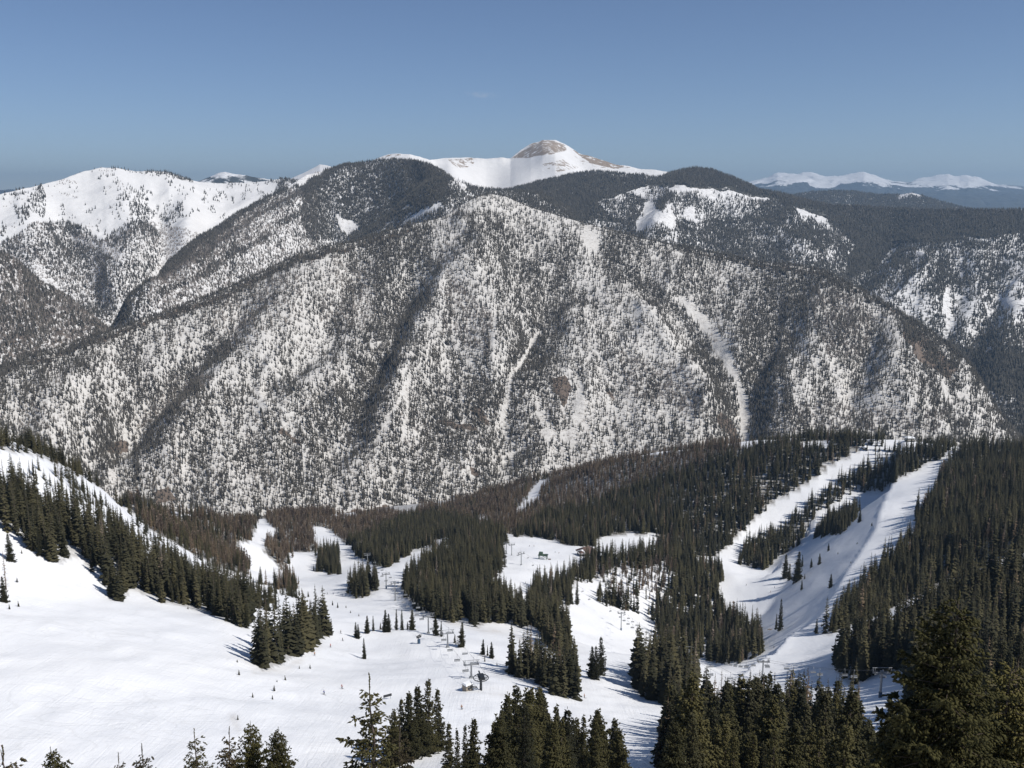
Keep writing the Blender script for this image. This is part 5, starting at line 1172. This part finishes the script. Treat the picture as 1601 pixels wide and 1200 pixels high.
for u, v, c, rz, lab in [(517,1012,'red',.6,'skier in red on the piste right of the big clump'), (536,1002,'black',2.2,'dark skier by the small spruce pair on the piste'), (533,990,'black',1.2,'dark skier highest by the thin spruce past the clump'), (492,1025,'orange',.3,'skier in orange near the lower edge of the big clump'),
  (507,1086,'blue',1.,'blue skier low on the open bowl'), (535,1077,'red',2.5,'red skier beside the leader of the olive spruce'), (722,1109,'orange',2.8,'skier just below the lift hut'), (758,1030,'black',.5,'dark skier on the edge right of the knoll'), (914,1091,'orange',1.6,'skier at the top of the steep narrow run'), (1167,915,'black',.7,'dark skier in the middle of the white run'),
  (1205,926,'red',1.4,'lower red skier under the shaded bank'), (1211,919,'blue',.2,'blue skier under the shaded bank'), (1210,1013,'black',.9,'dark skier near the fallen log'), (512,929,'black',1.9,'left skier of two in the piste basin'), (521,929,'blue',.4,'right skier of two in the piste basin'), (828,854,'black',.4,'left skier of two by the small clump in the far clearing'), (835,854,'red',1.4,'right skier of two by the small clump in the far clearing'), (868,864,'black',2.4,'skier between the green station and the lodge, left one'), (874,865,'orange',.8,'skier between the green station and the lodge, right one'), (1323,718,'black',.8,'skier high on the left run of the far knoll'), (822,912,'black',.9,'skier at the foot of the far clearing')]:
    skier(u, v, c, rz, lab)
# ================================================================== air, sky, sun, camera
from mathutils import Vector
HAZE = 4.8e-5
hb = MB().box((0, 11800, -340), (61200, 36600, 2140))
hm = bpy.data.materials.new('mountain_air'); hm.use_nodes = True; nt = hm.node_tree; nt.nodes.clear()
pv = N(nt, 'ShaderNodeVolumePrincipled'); pv.inputs['Color'].default_value = (.50, .73, 1, 1); pv.inputs['Density'].default_value = HAZE; pv.inputs['Anisotropy'].default_value = .25
out = N(nt, 'ShaderNodeOutputMaterial'); nt.links.new(pv.outputs[0], out.inputs['Volume'])
tag(hb.build('haze', hm), kind='stuff')

SUN = Vector((0.60, -0.30, 0.74)).normalized()
def tint_n(nt, c):
    m = N(nt, 'ShaderNodeMix', data_type='RGBA', blend_type='MULTIPLY'); m.inputs[0].default_value = 1; nt.links.new(c, m.inputs[6]); m.inputs[7].default_value = (.98, .90, 1.16, 1); return m.outputs[2]
w = bpy.data.worlds.new('World'); SC.world = w; w.use_nodes = True; nt = w.node_tree
bg = nt.nodes['Background']; sky = N(nt, 'ShaderNodeTexSky', sky_type='NISHITA'); sky.sun_disc = False
sky.sun_elevation = math.asin(SUN.z); sky.sun_rotation = math.atan2(SUN.x, SUN.y); sky.altitude = 3000; sky.air_density = 1.0; sky.dust_density = .5; sky.ozone_density = 3.0
nt.links.new(mixc(nt, .20, sky.outputs[0], tint_n(nt, sky.outputs[0])), bg.inputs[0]); # one faint wisp of cloud far above the summit
_a, _t = ray(755., 148.); d0 = Vector((math.sin(_a), math.cos(_a), float(_t))).normalized(); e1 = d0.cross(Vector((0, 0, 1))).normalized(); e2 = e1.cross(d0)
tc = N(nt, 'ShaderNodeTexCoord').outputs['Generated']
def dotn(v):
    q = N(nt, 'ShaderNodeVectorMath', operation='DOT_PRODUCT'); nt.links.new(tc, q.inputs[0]); q.inputs[1].default_value = v; return q.outputs['Value']
wz = math_n(nt, 'ADD', math_n(nt, 'POWER', math_n(nt, 'ABSOLUTE', math_n(nt, 'MULTIPLY', dotn(e1), 1 / .019)), 2), math_n(nt, 'POWER', math_n(nt, 'ABSOLUTE', math_n(nt, 'MULTIPLY', math_n(nt, 'ADD', dotn(e2), math_n(nt, 'MULTIPLY', dotn(e1), .08)), 1 / .0034)), 2))
mq = math_n(nt, 'MULTIPLY', ramp(nt, wz, [(0, (1,) * 3), (1, (0,) * 3)]), ramp(nt, noise(nt, tc, 160, 4), [(.4, (.1,) * 3), (.65, (1,) * 3)]))
mq = math_n(nt, 'MULTIPLY', mq, math_n(nt, 'GREATER_THAN', dotn(d0), .5))
nt.links.new(mixc(nt, math_n(nt, 'MULTIPLY', mq, .22), bg.inputs[0].links[0].from_socket, (9., 8.6, 8.4)), bg.inputs[0])
bg.inputs[1].default_value = .064
sl = bpy.data.lights.new('sun', 'SUN'); sl.energy = 3.6; sl.angle = math.radians(.53); sl.color = (1, .96, .90)
so = bpy.data.objects.new('sun', sl); COL.objects.link(so); so.rotation_euler = SUN.to_track_quat('Z', 'Y').to_euler(); so.location = (300, -200, 500)
cam = bpy.data.cameras.new('camera'); co = bpy.data.objects.new('camera', cam); COL.objects.link(co); SC.camera = co
cam.sensor_width = 36; cam.lens = 36 * F / 1601; cam.clip_start = .5; cam.clip_end = 120000
co.rotation_euler = (math.pi / 2 - PITCH, 0, 0)
vs = SC.view_settings; vs.view_transform = 'Standard'; vs.look = 'None'; vs.gamma = 1; vs.exposure = .40; vs.use_curve_mapping = False
SC.cycles.max_bounces = 5; SC.cycles.diffuse_bounces = 3; SC.cycles.volume_bounces = 0; SC.cycles.transparent_max_bounces = 4; SC.cycles.glossy_bounces = 2
SC.cycles.use_denoising = True; SC.cycles.denoiser = 'OPENIMAGEDENOISE'
SC.render.film_transparent = False
